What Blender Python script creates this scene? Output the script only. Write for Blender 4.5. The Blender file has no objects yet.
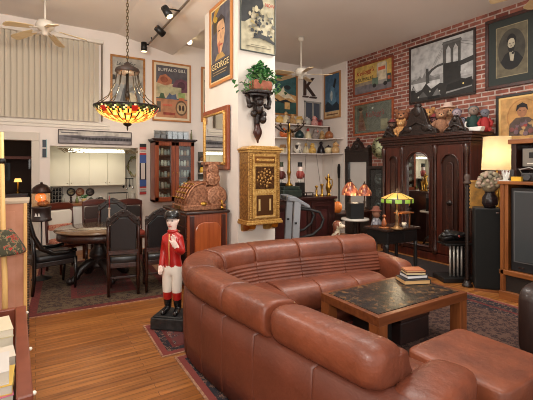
import bpy, bmesh, math, random
from mathutils import Vector, Matrix
random.seed(7)
PI = math.pi
S = bpy.context.scene
COL = S.collection
HC, F, YAW = 1.6, 380.0, math.radians(31.3)
SN, CS = math.sin(YAW), math.cos(YAW)

def W(px, py, u=None, v=None, z=None):
    """room point where the sight line through a measured photo point meets a plane"""
    t = (px - 266.5) / F
    k = (168 - py) / F
    if u is not None: Y = u / (t * CS + SN)
    elif v is not None: Y = v / (CS - t * SN)
    else: Y = (z - HC) / k
    return Vector((Y * (t * CS + SN), Y * (CS - t * SN), HC + Y * k))

# ------------------------------------------------------------------ materials
def lin(c):
    r = []
    for x in c:
        x /= 255.0
        r.append(x / 12.92 if x <= 0.04045 else ((x + 0.055) / 1.055) ** 2.4)
    return (*r, 1.0)

MC = {}
def new_mat(name):
    m = bpy.data.materials.new(name); m.use_nodes = True
    nt = m.node_tree
    return m, nt, nt.nodes['Principled BSDF']

def M(c, rough=0.6, metal=0.0, c2=None, scale=8.0, stretch=(1, 1, 1), bump=0.0, bscale=None, coat=0.0, kind='noise', detail=4.0, lo=0.35, hi=0.65, emit=0.0):
    key = (c, rough, metal, c2, scale, stretch, bump, bscale, coat, kind, lo, hi, emit)
    if key in MC: return MC[key]
    m, nt, b = new_mat('mat_%d' % len(MC))
    N, L = nt.nodes, nt.links
    b.inputs['Base Color'].default_value = lin(c)
    b.inputs['Roughness'].default_value = rough
    b.inputs['Metallic'].default_value = metal
    b.inputs['Coat Weight'].default_value = coat
    b.inputs['Coat Roughness'].default_value = 0.15
    if c2 is not None or bump:
        tc = N.new('ShaderNodeTexCoord'); mp = N.new('ShaderNodeMapping')
        mp.inputs['Scale'].default_value = stretch
        L.new(tc.outputs['Object'], mp.inputs['Vector'])
        def tex(sc):
            if kind == 'voronoi':
                t = N.new('ShaderNodeTexVoronoi'); t.inputs['Scale'].default_value = sc
                o = t.outputs['Distance']
            else:
                t = N.new('ShaderNodeTexNoise'); t.inputs['Scale'].default_value = sc; t.inputs['Detail'].default_value = detail
                o = t.outputs['Fac']
            L.new(mp.outputs['Vector'], t.inputs['Vector'])
            return o
        if c2 is not None:
            r = N.new('ShaderNodeValToRGB')
            r.color_ramp.elements[0].position = lo; r.color_ramp.elements[1].position = hi
            r.color_ramp.elements[0].color = lin(c); r.color_ramp.elements[1].color = lin(c2)
            L.new(tex(scale), r.inputs['Fac']); L.new(r.outputs['Color'], b.inputs['Base Color'])
        if bump:
            bp = N.new('ShaderNodeBump'); bp.inputs['Strength'].default_value = bump; bp.inputs['Distance'].default_value = 0.01
            L.new(tex(bscale or scale), bp.inputs['Height']); L.new(bp.outputs['Normal'], b.inputs['Normal'])
    if emit:
        b.inputs['Emission Color'].default_value = lin(c); b.inputs['Emission Strength'].default_value = emit
    MC[key] = m
    return m

def wood(c, c2, rough=0.35, axis='z', coat=0.2, sc=6.0):
    st = {'x': (0.12, 1.6, 1.6), 'y': (1.6, 0.12, 1.6), 'z': (1.6, 1.6, 0.12)}[axis]
    return M(c, rough, c2=c2, scale=sc * 3, stretch=st, bump=0.05, coat=coat, lo=0.3, hi=0.7)

def glow(c, e):
    key = ('glow', c, e)
    if key in MC: return MC[key]
    m, nt, b = new_mat('mat_%d' % len(MC))
    b.inputs['Base Color'].default_value = lin(c)
    b.inputs['Roughness'].default_value = 0.3
    b.inputs['Emission Color'].default_value = lin(c); b.inputs['Emission Strength'].default_value = e
    MC[key] = m
    return m

def glass_mat(tint=(235, 240, 240), refl=0.08):
    key = ('glass', tint, refl)
    if key in MC: return MC[key]
    m, nt, b = new_mat('mat_%d' % len(MC)); N, L = nt.nodes, nt.links
    N.remove(b)
    t = N.new('ShaderNodeBsdfTransparent'); t.inputs['Color'].default_value = lin(tint)
    g = N.new('ShaderNodeBsdfGlossy'); g.inputs['Roughness'].default_value = 0.03
    mx = N.new('ShaderNodeMixShader'); mx.inputs['Fac'].default_value = refl
    L.new(t.outputs[0], mx.inputs[1]); L.new(g.outputs[0], mx.inputs[2])
    L.new(mx.outputs[0], N['Material Output'].inputs['Surface'])
    MC[key] = m
    return m

def brick_like(name, vec, cols, mortar, bw, rh, ms, rough, bump=0.0, coat=0.0, grain=None, offset=0.5, bias=0.0):
    """planks or bricks laid by world position; vec = which world axes run along / across a course"""
    m, nt, b = new_mat(name); N, L = nt.nodes, nt.links
    g = N.new('ShaderNodeNewGeometry'); sp = N.new('ShaderNodeSeparateXYZ'); cb = N.new('ShaderNodeCombineXYZ')
    L.new(g.outputs['Position'], sp.inputs[0])
    L.new(sp.outputs[vec[0]], cb.inputs[0]); L.new(sp.outputs[vec[1]], cb.inputs[1])
    t = N.new('ShaderNodeTexBrick'); t.offset = offset
    t.inputs['Scale'].default_value = 1.0
    t.inputs['Brick Width'].default_value = bw; t.inputs['Row Height'].default_value = rh
    t.inputs['Mortar Size'].default_value = ms; t.inputs['Mortar Smooth'].default_value = 0.2
    t.inputs['Bias'].default_value = bias
    t.inputs['Color1'].default_value = lin(cols[0]); t.inputs['Color2'].default_value = lin(cols[1]); t.inputs['Mortar'].default_value = lin(mortar)
    L.new(cb.outputs[0], t.inputs['Vector'])
    mp = N.new('ShaderNodeMapping'); mp.inputs['Scale'].default_value = (*(grain or (6, 6)), 1)
    L.new(cb.outputs[0], mp.inputs['Vector'])
    n = N.new('ShaderNodeTexNoise'); n.inputs['Scale'].default_value = 1.0; n.inputs['Detail'].default_value = 6
    L.new(mp.outputs[0], n.inputs['Vector'])
    r = N.new('ShaderNodeValToRGB'); r.color_ramp.elements[0].position = 0.3; r.color_ramp.elements[1].position = 0.72
    r.color_ramp.elements[0].color = (0.55, 0.52, 0.5, 1); r.color_ramp.elements[1].color = (1.15, 1.15, 1.15, 1)
    L.new(n.outputs['Fac'], r.inputs['Fac'])
    mx = N.new('ShaderNodeMix'); mx.data_type = 'RGBA'; mx.blend_type = 'MULTIPLY'; mx.inputs[0].default_value = 1.0
    L.new(t.outputs['Color'], mx.inputs[6]); L.new(r.outputs['Color'], mx.inputs[7])
    L.new(mx.outputs[2], b.inputs['Base Color'])
    b.inputs['Roughness'].default_value = rough; b.inputs['Coat Weight'].default_value = coat; b.inputs['Coat Roughness'].default_value = 0.25
    if bump:
        bp = N.new('ShaderNodeBump'); bp.inputs['Strength'].default_value = bump; bp.inputs['Distance'].default_value = 0.01; bp.invert = True
        L.new(t.outputs['Fac'], bp.inputs['Height']); L.new(bp.outputs['Normal'], b.inputs['Normal'])
    return m

def rug_mat(cols, sc=7.0, warp=1.0):
    """oriental pile: small curling figures in several yarn colours"""
    key = ('rug', tuple(cols), sc)
    if key in MC: return MC[key]
    m, nt, b = new_mat('mat_%d' % len(MC)); N, L = nt.nodes, nt.links
    tc = N.new('ShaderNodeTexCoord')
    v = N.new('ShaderNodeTexVoronoi'); v.inputs['Scale'].default_value = sc; v.feature = 'F1'
    n = N.new('ShaderNodeTexNoise'); n.inputs['Scale'].default_value = sc * 2.2; n.inputs['Detail'].default_value = 3; n.inputs['Distortion'].default_value = 1.6
    L.new(tc.outputs['Object'], v.inputs['Vector']); L.new(tc.outputs['Object'], n.inputs['Vector'])
    a = N.new('ShaderNodeMath'); a.operation = 'MULTIPLY_ADD'; a.inputs[1].default_value = 0.45 * warp
    L.new(v.outputs['Distance'], a.inputs[0]); L.new(n.outputs['Fac'], a.inputs[2])
    r = N.new('ShaderNodeValToRGB'); r.color_ramp.interpolation = 'CONSTANT'
    e = r.color_ramp.elements
    while len(e) < len(cols): e.new(0.5)
    for i, c in enumerate(cols):
        e[i].position = 0.0 if i == 0 else 0.42 + 0.42 * (i - 0.5) / len(cols)
        e[i].color = lin(c)
    L.new(a.outputs[0], r.inputs['Fac']); L.new(r.outputs['Color'], b.inputs['Base Color'])
    b.inputs['Roughness'].default_value = 0.95
    MC[key] = m
    return m

# ------------------------------------------------------------------ mesh building
class MB:
    def __init__(s): s.v, s.f, s.m, s.s = [], [], [], []
    def add(s, vs, fs, mi=0, smooth=False, mat=None):
        o = len(s.v)
        for p in vs:
            p = Vector(p)
            s.v.append(mat @ p if mat else p)
        for f in fs:
            s.f.append([o + i for i in f]); s.m.append(mi); s.s.append(smooth)
        return s
    def box(s, x0, x1, y0, y1, z0, z1, mi=0, mat=None):
        vs = [(x, y, z) for z in (z0, z1) for y in (y0, y1) for x in (x0, x1)]
        return s.add(vs, [(0, 2, 3, 1), (4, 5, 7, 6), (0, 1, 5, 4), (2, 6, 7, 3), (0, 4, 6, 2), (1, 3, 7, 5)], mi, False, mat)
    def cbox(s, cx, cy, cz, sx, sy, sz, mi=0, mat=None):
        return s.box(cx - sx / 2, cx + sx / 2, cy - sy / 2, cy + sy / 2, cz - sz / 2, cz + sz / 2, mi, mat)
    def lathe(s, prof, n=20, c=(0, 0, 0), mi=0, mat=None, mis=None, smooth=True, a0=0.0, cap=True):
        vs, fs = [], []
        o = Matrix.Translation(c)
        if mat: o = mat @ o
        k = len(prof)
        for i in range(n):
            a = a0 + 2 * PI * i / n
            for r, z in prof: vs.append(o @ Vector((r * math.cos(a), r * math.sin(a), z)))
        base = len(s.v); s.v += vs
        for i in range(n):
            j = (i + 1) % n
            for q in range(k - 1):
                s.f.append([base + i * k + q, base + j * k + q, base + j * k + q + 1, base + i * k + q + 1])
                s.m.append(mis(i, q) if mis else mi); s.s.append(smooth)
        for q, flip in ((0, True), (k - 1, False)):
            if cap and prof[q][0] > 1e-4:
                f = [base + i * k + q for i in range(n)]
                s.f.append(f[::-1] if flip else f); s.m.append(mis(0, max(0, min(q, k - 2))) if mis else mi); s.s.append(False)
        return s
    def cyl(s, p0, p1, r0, r1=None, n=12, mi=0, smooth=True):
        p0, p1 = Vector(p0), Vector(p1); d = p1 - p0
        q = d.to_track_quat('Z', 'Y').to_matrix().to_4x4()
        return s.lathe([(r0, 0), (r0 if r1 is None else r1, d.length)], n, mi=mi, mat=Matrix.Translation(p0) @ q, smooth=smooth)
    def ball(s, c, r, n=12, k=8, mi=0, mat=None):
        r = (r, r, r) if not isinstance(r, (tuple, list)) else r
        pr = [(math.sin(PI * i / k), -math.cos(PI * i / k)) for i in range(k + 1)]
        pr[0] = (1e-5, -1); pr[-1] = (1e-5, 1)
        mm = Matrix.Translation(c) @ Matrix.Diagonal((*r, 1))
        return s.lathe(pr, n, mi=mi, mat=(mat @ mm) if mat else mm)
    def tube(s, pts, r, n=8, mi=0, closed=False):
        pts = [Vector(p) for p in pts]; k = len(pts)
        rs = r if isinstance(r, (list, tuple)) else [r] * k
        base = len(s.v); up = Vector((0, 0, 1)); prev = None
        for i, p in enumerate(pts):
            a = pts[(i - 1) % k] if (i or closed) else p
            b_ = pts[(i + 1) % k] if (i < k - 1 or closed) else p
            t = (b_ - a).normalized()
            if prev is None:
                x = t.cross(up)
                if x.length < 1e-3: x = t.cross(Vector((1, 0, 0)))
            else: x = prev - t * prev.dot(t)
            x.normalize(); prev = x; y = t.cross(x)
            for j in range(n):
                a_ = 2 * PI * j / n
                s.v.append(p + (x * math.cos(a_) + y * math.sin(a_)) * rs[i])
        for i in range(k if closed else k - 1):
            i2 = (i + 1) % k
            for j in range(n):
                j2 = (j + 1) % n
                s.f.append([base + i * n + j, base + i * n + j2, base + i2 * n + j2, base + i2 * n + j]); s.m.append(mi); s.s.append(True)
        if not closed:
            s.f.append([base + j for j in range(n)][::-1]); s.f.append([base + (k - 1) * n + j for j in range(n)])
            s.m += [mi, mi]; s.s += [False, False]
        return s
    def prism(s, poly, d0, d1, axis='y', mi=0, mat=None, smooth=False):
        """outline extruded along an axis: axis y -> outline (x,z); z -> (x,y); x -> (y,z)"""
        k = len(poly)
        def P(a, b, d): return {'y': (a, d, b), 'z': (a, b, d), 'x': (d, a, b)}[axis]
        vs = [P(a, b, d0) for a, b in poly] + [P(a, b, d1) for a, b in poly]
        s.add(vs, [list(range(k)), list(range(k, 2 * k))[::-1]], mi, False, mat)
        o = len(s.v) - 2 * k
        for i in range(k):
            j = (i + 1) % k
            s.f.append([o + i, o + k + i, o + k + j, o + j]); s.m.append(mi); s.s.append(smooth)
        return s
    def ring_loft(s, rings, mi=0, cap=True, smooth=True, closed=True):
        k = len(rings[0]); base = len(s.v)
        for r in rings: s.v += [Vector(p) for p in r]
        for i in range(len(rings) - 1):
            for j in range(k if closed else k - 1):
                j2 = (j + 1) % k
                s.f.append([base + i * k + j, base + i * k + j2, base + (i + 1) * k + j2, base + (i + 1) * k + j]); s.m.append(mi); s.s.append(smooth)
        if cap:
            s.f.append([base + j for j in range(k)][::-1]); s.f.append([base + (len(rings) - 1) * k + j for j in range(k)])
            s.m += [mi, mi]; s.s += [smooth, smooth]
        return s
    def pillow(s, c, half, e=0.35, n=20, k=12, mi=0, mat=None):
        """rounded block (superellipsoid)"""
        def sg(x, p): return math.copysign(abs(x) ** p, x)
        vs = []
        for i in range(k + 1):
            ph = -PI / 2 + PI * i / k
            for j in range(n):
                th = 2 * PI * j / n
                vs.append((c[0] + half[0] * sg(math.cos(ph), e) * sg(math.cos(th), e), c[1] + half[1] * sg(math.cos(ph), e) * sg(math.sin(th), e), c[2] + half[2] * sg(math.sin(ph), e)))
        fs = [(i * n + j, i * n + (j + 1) % n, (i + 1) * n + (j + 1) % n, (i + 1) * n + j) for i in range(k) for j in range(n)]
        return s.add(vs, fs, mi, True, mat)
    def build(s, name, mats, parent=None, bevel=0.0, seg=2, sub=0, loc=None, rz=0.0):
        me = bpy.data.meshes.new(name)
        me.from_pydata([tuple(p) for p in s.v], [], s.f)
        for m in (mats if isinstance(mats, (list, tuple)) else [mats]): me.materials.append(m)
        me.polygons.foreach_set('material_index', s.m); me.polygons.foreach_set('use_smooth', s.s)
        bm = bmesh.new(); bm.from_mesh(me); bmesh.ops.recalc_face_normals(bm, faces=bm.faces); bm.to_mesh(me); bm.free()
        o = bpy.data.objects.new(name, me); COL.objects.link(o)
        if parent: o.parent = parent
        if loc is not None: o.location = loc
        if rz: o.rotation_euler = (0, 0, rz)
        if bevel:
            b = o.modifiers.new('Bevel', 'BEVEL'); b.width = bevel; b.segments = seg; b.limit_method = 'ANGLE'; b.angle_limit = math.radians(40)
        if sub:
            b = o.modifiers.new('Sub', 'SUBSURF'); b.levels = sub; b.render_levels = sub
        return o

def tag(o, label=None, cat=None, group=None, kind=None):
    if label: o['label'] = label
    if cat: o['category'] = cat
    if group: o['group'] = group
    if kind: o['kind'] = kind
    return o

def thing(name, label, cat, loc=(0, 0, 0), rz=0.0, group=None):
    o = bpy.data.objects.new(name, None); COL.objects.link(o)
    o.empty_display_size = 0.1
    o.location = loc; o.rotation_euler = (0, 0, rz)
    return tag(o, label, cat, group)

def struct(name, mb, mats, **k): return tag(mb.build(name, mats, **k), kind='structure')

def dup(o, loc, rz=None, label=None, group=None, scale=None):
    def cp(a, par):
        c = a.copy(); COL.objects.link(c)
        if par: c.parent = par
        for ch in [q for q in bpy.data.objects if q.parent == a]: cp(ch, c)
        return c
    r = cp(o, None); r.location = loc
    if rz is not None: r.rotation_euler = (0, 0, rz)
    if label: r['label'] = label
    if group: r['group'] = group
    if scale: r.scale = (scale,) * 3
    return r

def text_mesh(body, size=0.1, extrude=0.001, align='CENTER', shear=0.0, spacing=1.0):
    c = bpy.data.curves.new('t', 'FONT'); c.body = body; c.size = size; c.extrude = extrude
    c.align_x = align; c.align_y = 'CENTER'; c.shear = shear; c.space_character = spacing; c.resolution_u = 2
    o = bpy.data.objects.new('t', c); COL.objects.link(o)
    dg = bpy.context.evaluated_depsgraph_get(); dg.update()
    me = bpy.data.meshes.new_from_object(o.evaluated_get(dg))
    bpy.data.objects.remove(o); bpy.data.curves.remove(c)
    return me

def lettering(body, size, mat, parent, x, y, z, sx=1.0, name='lettering', fit=None, shear=0.0, tilt=0.0):
    """upright lettering facing local -y"""
    me = text_mesh(body, size, shear=shear)
    me.name = name; me.materials.clear(); me.materials.append(mat)
    o = bpy.data.objects.new(name, me); COL.objects.link(o); o.parent = parent
    o.location = (x, y, z); o.rotation_euler = (PI / 2, tilt, 0)
    if fit:
        w = max(p.co.x for p in me.vertices) - min(p.co.x for p in me.vertices); sx = fit / w
    for p in me.vertices: p.co.x *= sx
    return o

def ell(cx, cy, rx, ry, n=20): return [(cx + rx * math.cos(2 * PI * i / n), cy + ry * math.sin(2 * PI * i / n)) for i in range(n)]
def rec(x0, y0, x1, y1): return [(x0, y0), (x1, y0), (x1, y1), (x0, y1)]

RZ = {'back': 0.0, 'right': -PI / 2}
def picture(name, label, cat, wall, c, w, h, fw, frame_mat, paper, art=(), texts=(), depth=0.03, liner=None, glass=False, group=None, parts=('frame', 'print')):
    """framed sheet hung on a wall; art = list of (colour, outline in 0..1)"""
    t = thing(name, label, cat, c, RZ[wall], group)
    f = MB()
    a, b = w / 2, h / 2
    for x0, x1, z0, z1 in ((-a, a, b - fw, b), (-a, a, -b, -b + fw), (-a, -a + fw, -b + fw, b - fw), (a - fw, a, -b + fw, b - fw)):
        f.box(x0, x1, -depth, -0.004, z0, z1)
    f.build(parts[0], frame_mat, t, bevel=min(0.006, fw * 0.3))
    iw, ih = w - 2 * fw, h - 2 * fw
    p = MB(); mats = [M(paper, 0.7, c2=tuple(int(x * .8) for x in paper), scale=6)]
    p.box(-iw / 2, iw / 2, -0.014, -0.005, -ih / 2, ih / 2)
    y = -0.0148
    if liner:
        mats.append(M(liner[1], 0.7)); e = liner[0]
        aa, bb = iw / 2, ih / 2
        for x0, x1, z0, z1 in ((-aa, aa, bb - e, bb), (-aa, aa, -bb, -bb + e), (-aa, -aa + e, -bb + e, bb - e), (aa - e, aa, -bb + e, bb - e)):
            p.box(x0, x1, -0.019, -0.014, z0, z1, 1)
        iw -= 2 * e; ih -= 2 * e
    for q, (col, poly) in enumerate(art):
        m = M(tuple(col), 0.75, c2=tuple(int(x * .8) for x in col), scale=9, lo=.42, hi=.7) if not hasattr(col, 'name') else col
        if m in mats: k = mats.index(m)
        else: mats.append(m); k = len(mats) - 1
        p.add([((x - 0.5) * iw, y, (z - 0.5) * ih) for x, z in poly], [list(range(len(poly)))], k)
        y -= 0.0005
    p.build(parts[1], mats, t)
    for body, x, z, size, col, fit, sh, tl in texts:
        lettering(body, size * ih, M(col, 0.7), t, (x - 0.5) * iw, y - 0.0015, (z - 0.5) * ih, fit=fit * iw if fit else None, shear=sh, tilt=tl)
    if glass:
        MB().box(-iw / 2, iw / 2, -0.026, -0.024, -ih / 2, ih / 2).build('glass', glass_mat(refl=0.06), t)
    return t

# shared materials
WHITE = M((222, 214, 202), 0.75)
WALL = M((230, 220, 212), 0.85, c2=(223, 213, 205), scale=1.2)
CREAM = M((226, 218, 196), 0.6)
BLACK = M((16, 15, 15), 0.45)
BLACKG = M((14, 13, 13), 0.25, coat=0.4)
BRASS = M((190, 148, 70), 0.28, 1.0, c2=(160, 118, 52), scale=14)
BRASSD = M((186, 142, 78), 0.38, 0.65, c2=(124, 86, 44), scale=34, bump=0.4, bscale=50)
GOLD = M((216, 174, 100), 0.38, 0.55, c2=(176, 128, 62), scale=40, bump=0.35, bscale=60)
COPPER = M((178, 124, 92), 0.42, 0.55, c2=(118, 74, 52), scale=34, bump=0.4, bscale=46)
MAHOG = wood((80, 31, 18), (48, 19, 12), 0.34)
MAHOGX = wood((92, 36, 20), (58, 22, 13), 0.32, 'x')
DWOOD = wood((54, 24, 15), (34, 15, 10), 0.35)
DWOODX = wood((54, 24, 15), (34, 15, 10), 0.35, 'x')
CHERRY = wood((152, 74, 36), (120, 52, 24), 0.35)
CHERRYX = wood((152, 74, 36), (120, 52, 24), 0.35, 'x')
OAK = wood((150, 90, 44), (118, 66, 30), 0.4)
OAKX = wood((150, 90, 44), (118, 66, 30), 0.4, 'x')
CARVED = M((22, 15, 13), 0.42, c2=(40, 24, 18), scale=30, bump=0.7, bscale=45, coat=0.05)
CARVEDR = M((62, 27, 17), 0.35, c2=(36, 16, 11), scale=30, bump=0.5, bscale=50, coat=0.2)
BLEATHER = M((24, 23, 25), 0.34, bump=0.15, bscale=60, coat=0.15)
LEATHER = M((124, 65, 42), 0.45, c2=(100, 50, 32), scale=4.5, bump=0.55, bscale=20, coat=0.05)
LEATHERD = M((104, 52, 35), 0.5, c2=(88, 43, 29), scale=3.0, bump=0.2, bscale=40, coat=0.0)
CHROME = M((200, 200, 200), 0.2, 1.0)
MIRROR = M((225, 228, 228), 0.02, 1.0)
# ================================================================== SETTING
FLOORM = brick_like('floor_planks', ('X', 'Y'), ((172, 112, 57), (144, 88, 41)), (84, 48, 22), 1.5, 0.058, 0.0016, 0.36, 0.06, 0.15, grain=(2.2, 34))
BRICKM = brick_like('brick_courses', ('Y', 'Z'), ((158, 98, 82), (116, 62, 52)), (186, 168, 158), 0.22, 0.078, 0.011, 0.9, 0.5, grain=(7, 9), bias=-0.05)
CEILM = M((226, 217, 208), 0.9, c2=(220, 211, 202), scale=0.8)
struct('floor', MB().box(-3.2, 6.65, -2.5, 9.8, -0.12, 0.0), FLOORM)
cp = [(-3.2, 4.45), (-3.2, 4.2), (1.36, 4.2), (2.45, 3.955), (2.455, 4.2), (6.65, 4.2), (6.65, 4.45)]
struct('ceiling', MB().prism(cp, 4.62, 7.95, 'y').box(-3.2, 6.65, -2.5, 4.62, 4.2, 4.45), CEILM)
wb = MB()
for u0, u1, z0, z1 in ((-3.2, -.86, 0, 4.2), (-.86, -.06, 2.08, 4.2), (-.06, .22, 0, 4.2), (.22, 1.745, 2.0, 4.2), (1.745, 6.65, 0, 4.2)):
    wb.box(u0, u1, 7.8, 7.95, z0, z1)
struct('wall_back', wb, WALL)
struct('wall_right', MB().box(6.5, 6.65, -2.5, 6.89, 0, 4.2), BRICKM)
struct('wall_right_plaster', MB().box(6.46, 6.65, 6.89, 7.8, 0, 4.2), WALL)['label'] = 'white plastered end of the brick wall'
struct('wall_left', MB().box(-3.2, -3.05, -2.5, 7.8, 0, 4.2), WALL)
pb = MB().box(2.28, 2.86, 4.475, 5.62, 0, 4.2)
struct('pillar', pb, M((226, 219, 210), 0.8, c2=(220, 212, 203), scale=1.5))
struct('baseboard_back', MB().box(1.76, 6.44, 7.775, 7.798, 0, 0.12), WHITE)
# moulding ledge below the blinds and door casing
struct('trim_1', MB().box(-1.6, 1.22, 7.765, 7.798, 2.385, 2.45).box(-1.6, 1.22, 7.78, 7.798, 2.33, 2.385), WHITE, bevel=0.006)
struct('trim_2', MB().box(-.06, .06, 7.775, 7.798, 0, 2.2).box(-1.0, .06, 7.77, 7.798, 2.08, 2.22), M((205, 196, 184), 0.7), bevel=0.006)
# kitchen recess behind the wide opening
kr = MB().box(.05, .2, 7.95, 9.1, 0, 2.4).box(2.05, 2.2, 7.95, 9.1, 0, 2.4).box(.05, 2.2, 8.75, 8.9, 0, 2.4)
struct('wall_kitchen', kr, M((214, 208, 194), 0.8))
struct('ceiling_kitchen', MB().box(.05, 2.2, 7.96, 8.9, 2.25, 2.35), CEILM)
# dim room past the doorway
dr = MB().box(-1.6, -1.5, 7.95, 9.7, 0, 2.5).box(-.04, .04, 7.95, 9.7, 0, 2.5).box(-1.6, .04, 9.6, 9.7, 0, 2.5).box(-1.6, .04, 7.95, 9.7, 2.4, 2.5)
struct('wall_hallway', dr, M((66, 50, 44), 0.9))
# white panelled door in the plaster
dw = MB().box(6.43, 6.458, 6.98, 7.70, 0, 1.92)
for v0, v1 in ((7.0, 7.33), (7.35, 7.68)):
    dw.box(6.418, 6.43, v0, v1, 0.05, 1.87)
struct('door_1', dw, M((214, 206, 198), 0.6), bevel=0.004)
# dark two pane window high in the back wall
wn = MB()
a0, a1, z0, z1 = 5.86, 6.40, 2.70, 3.32
for q in ((a0, a1, z1 - .04, z1), (a0, a1, z0, z0 + .04), (a0, a0 + .04, z0, z1), (a1 - .04, a1, z0, z1), (6.115, 6.145, z0, z1)):
    wn.box(q[0], q[1], 7.765, 7.797, q[2], q[3], 0)
wn.box(a0 + .04, a1 - .04, 7.785, 7.797, z0 + .04, z1 - .04, 1)
struct('window_1', wn, [M((170, 164, 156), 0.6), M((82, 86, 96), 0.12)])

# ================================================================== RUGS
def rug(name, label, loc, rz, w, l, bands, cols, sc, fringe=False):
    """nested borders then a figured field, pile 12 mm thick"""
    t = MB(); mats = []
    x, y, z = w / 2, l / 2, 0.006
    t.box(-x, x, -y, y, 0.0005, z, 0)
    mats.append(bands[0][1]); acc = 0
    for i, (bw, m) in enumerate(bands):
        if i:
            t.box(-x + acc, x - acc, -y + acc, y - acc, z - 0.001, z + 0.0006 * i, i)
            mats.append(m)
        acc += bw
    n = len(bands)
    t.box(-x + acc, x - acc, -y + acc, y - acc, z - 0.001, z + 0.0006 * n, n)
    mats.append(rug_mat(cols, sc))
    return tag(t.build(name, mats, loc=loc, rz=rz), label, 'rug')
DR = M((104, 36, 32), 0.95, c2=(78, 26, 25), scale=30); NV = rug_mat([(32, 29, 40), (92, 50, 44), (128, 100, 84), (48, 28, 30), (24, 23, 32)], 24)
TAN = M((168, 128, 100), 0.95, c2=(130, 84, 66), scale=40)
rug('dining_rug', 'large dark red patterned rug under the dining table', (.80, 5.98, 0), -0.06, 1.66, 2.55, [(.02, TAN), (.09, DR), (.34, rug_mat([(34, 29, 25), (76, 60, 43), (19, 20, 23), (62, 26, 22), (88, 72, 51)], 20)), (.07, DR)],
    [(74, 25, 21), (29, 20, 20), (96, 66, 46), (22, 21, 30), (84, 33, 26)], 16)
rug('runner_rug', 'small red patterned rug under the jockey statue', (1.42, 3.555, 0), -0.02, 1.0, .74, [(.018, TAN), (.05, M((118, 52, 46), 0.95)), (.06, NV), (.03, DR)],
    [(62, 48, 56), (120, 60, 54), (140, 112, 98), (44, 40, 50), (96, 46, 44)], 12)
rug('lounge_rug', 'big dark patterned rug under the sofa and coffee table', (2.87, 1.62, 0), 0.0, 3.74, 3.05, [(.02, TAN), (.05, M((118, 52, 46), 0.95)), (.16, NV), (.05, DR), (.12, NV)],
    [(42, 22, 22), (18, 15, 20), (66, 36, 31), (29, 16, 18), (92, 66, 56)], 20)

tag(MB().box(-.40, .40, -.85, .85, .001, .009).build('floor_shade_sheet', rug_mat([(34, 19, 16), (22, 14, 13), (48, 28, 22), (28, 17, 16)], 18), loc=(5.36, 4.25, 0)), 'dark brown sheet painting shade on the floor in front of the wardrobe', 'rug')  # added dark sheet, paints in the light falloff on this floor

# ================================================================== BACK WALL: blinds, ceiling wedge lights, posters
t = thing('vertical_blind', 'wide white vertical blind hanging high above the kitchen', 'blind', (0, 7.8, 0))
MB().box(-1.6, 1.09, -.12, -.002, 3.93, 4.0).build('headrail', WHITE, t, bevel=0.008)
sl = MB(); x = -1.56; k = 0
while x < 1.0:
    R = Matrix.Translation((x + .045, -.06, 3.2)) @ Matrix.Rotation(math.radians(34), 4, 'Z')
    sl.box(-.047, .047, -.0015, .0015, -.735, .73, 0, R); x += .086
sl.build('slats', M((206, 195, 176), 0.7), t)
MB().box(1.065, 1.08, -.1, -.002, 2.48, 3.93).build('edge_strip', M((120, 108, 92), 0.7), t)
MB().tube([(-1.5 + .086 * i, -.06, 2.475 - .006 * (i % 2)) for i in range(30)], .003, 5).build('bottom_chain', WHITE, t)

BK = 7.797
OAKF = M((176, 122, 58), 0.4, c2=(146, 94, 42), scale=20)
def bp(u0, u1, z0, z1): return ((u0 + u1) / 2, BK, (z0 + z1) / 2), u1 - u0, z1 - z0
c, w, h = bp(1.225, 1.88, 2.55, 3.79)
SK = (206, 196, 178)
picture('framed_poster', 'gold framed grey poster with black script hanging behind the chandelier', 'poster', 'back', c, w, h, .04, OAKF, (178, 172, 160),
    [((150, 152, 150), rec(0, .0, 1, .55)), ((96, 98, 100), [(.1, .0), (.35, .5), (.6, .3), (.85, .55), (.95, 0)]), ((70, 70, 72), [(.3, .1), (.4, .62), (.52, .15)]), ((188, 176, 150), ell(.62, .3, .16, .13)), ((84, 110, 78), rec(.05, .02, .3, .16)),
     ((60, 58, 56), rec(.0, .62, .1, .7)), ((120, 116, 108), [(.55, .5), (.95, .62), (.95, .55), (.55, .43)])],
    [('Learn for', .42, .90, .10, (30, 28, 28), .62, .35, 0), ('CI', .22, .79, .12, (182, 50, 40), .26, 0, 0)])
c, w, h = bp(2.02, 2.84, 2.565, 3.79)
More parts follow.
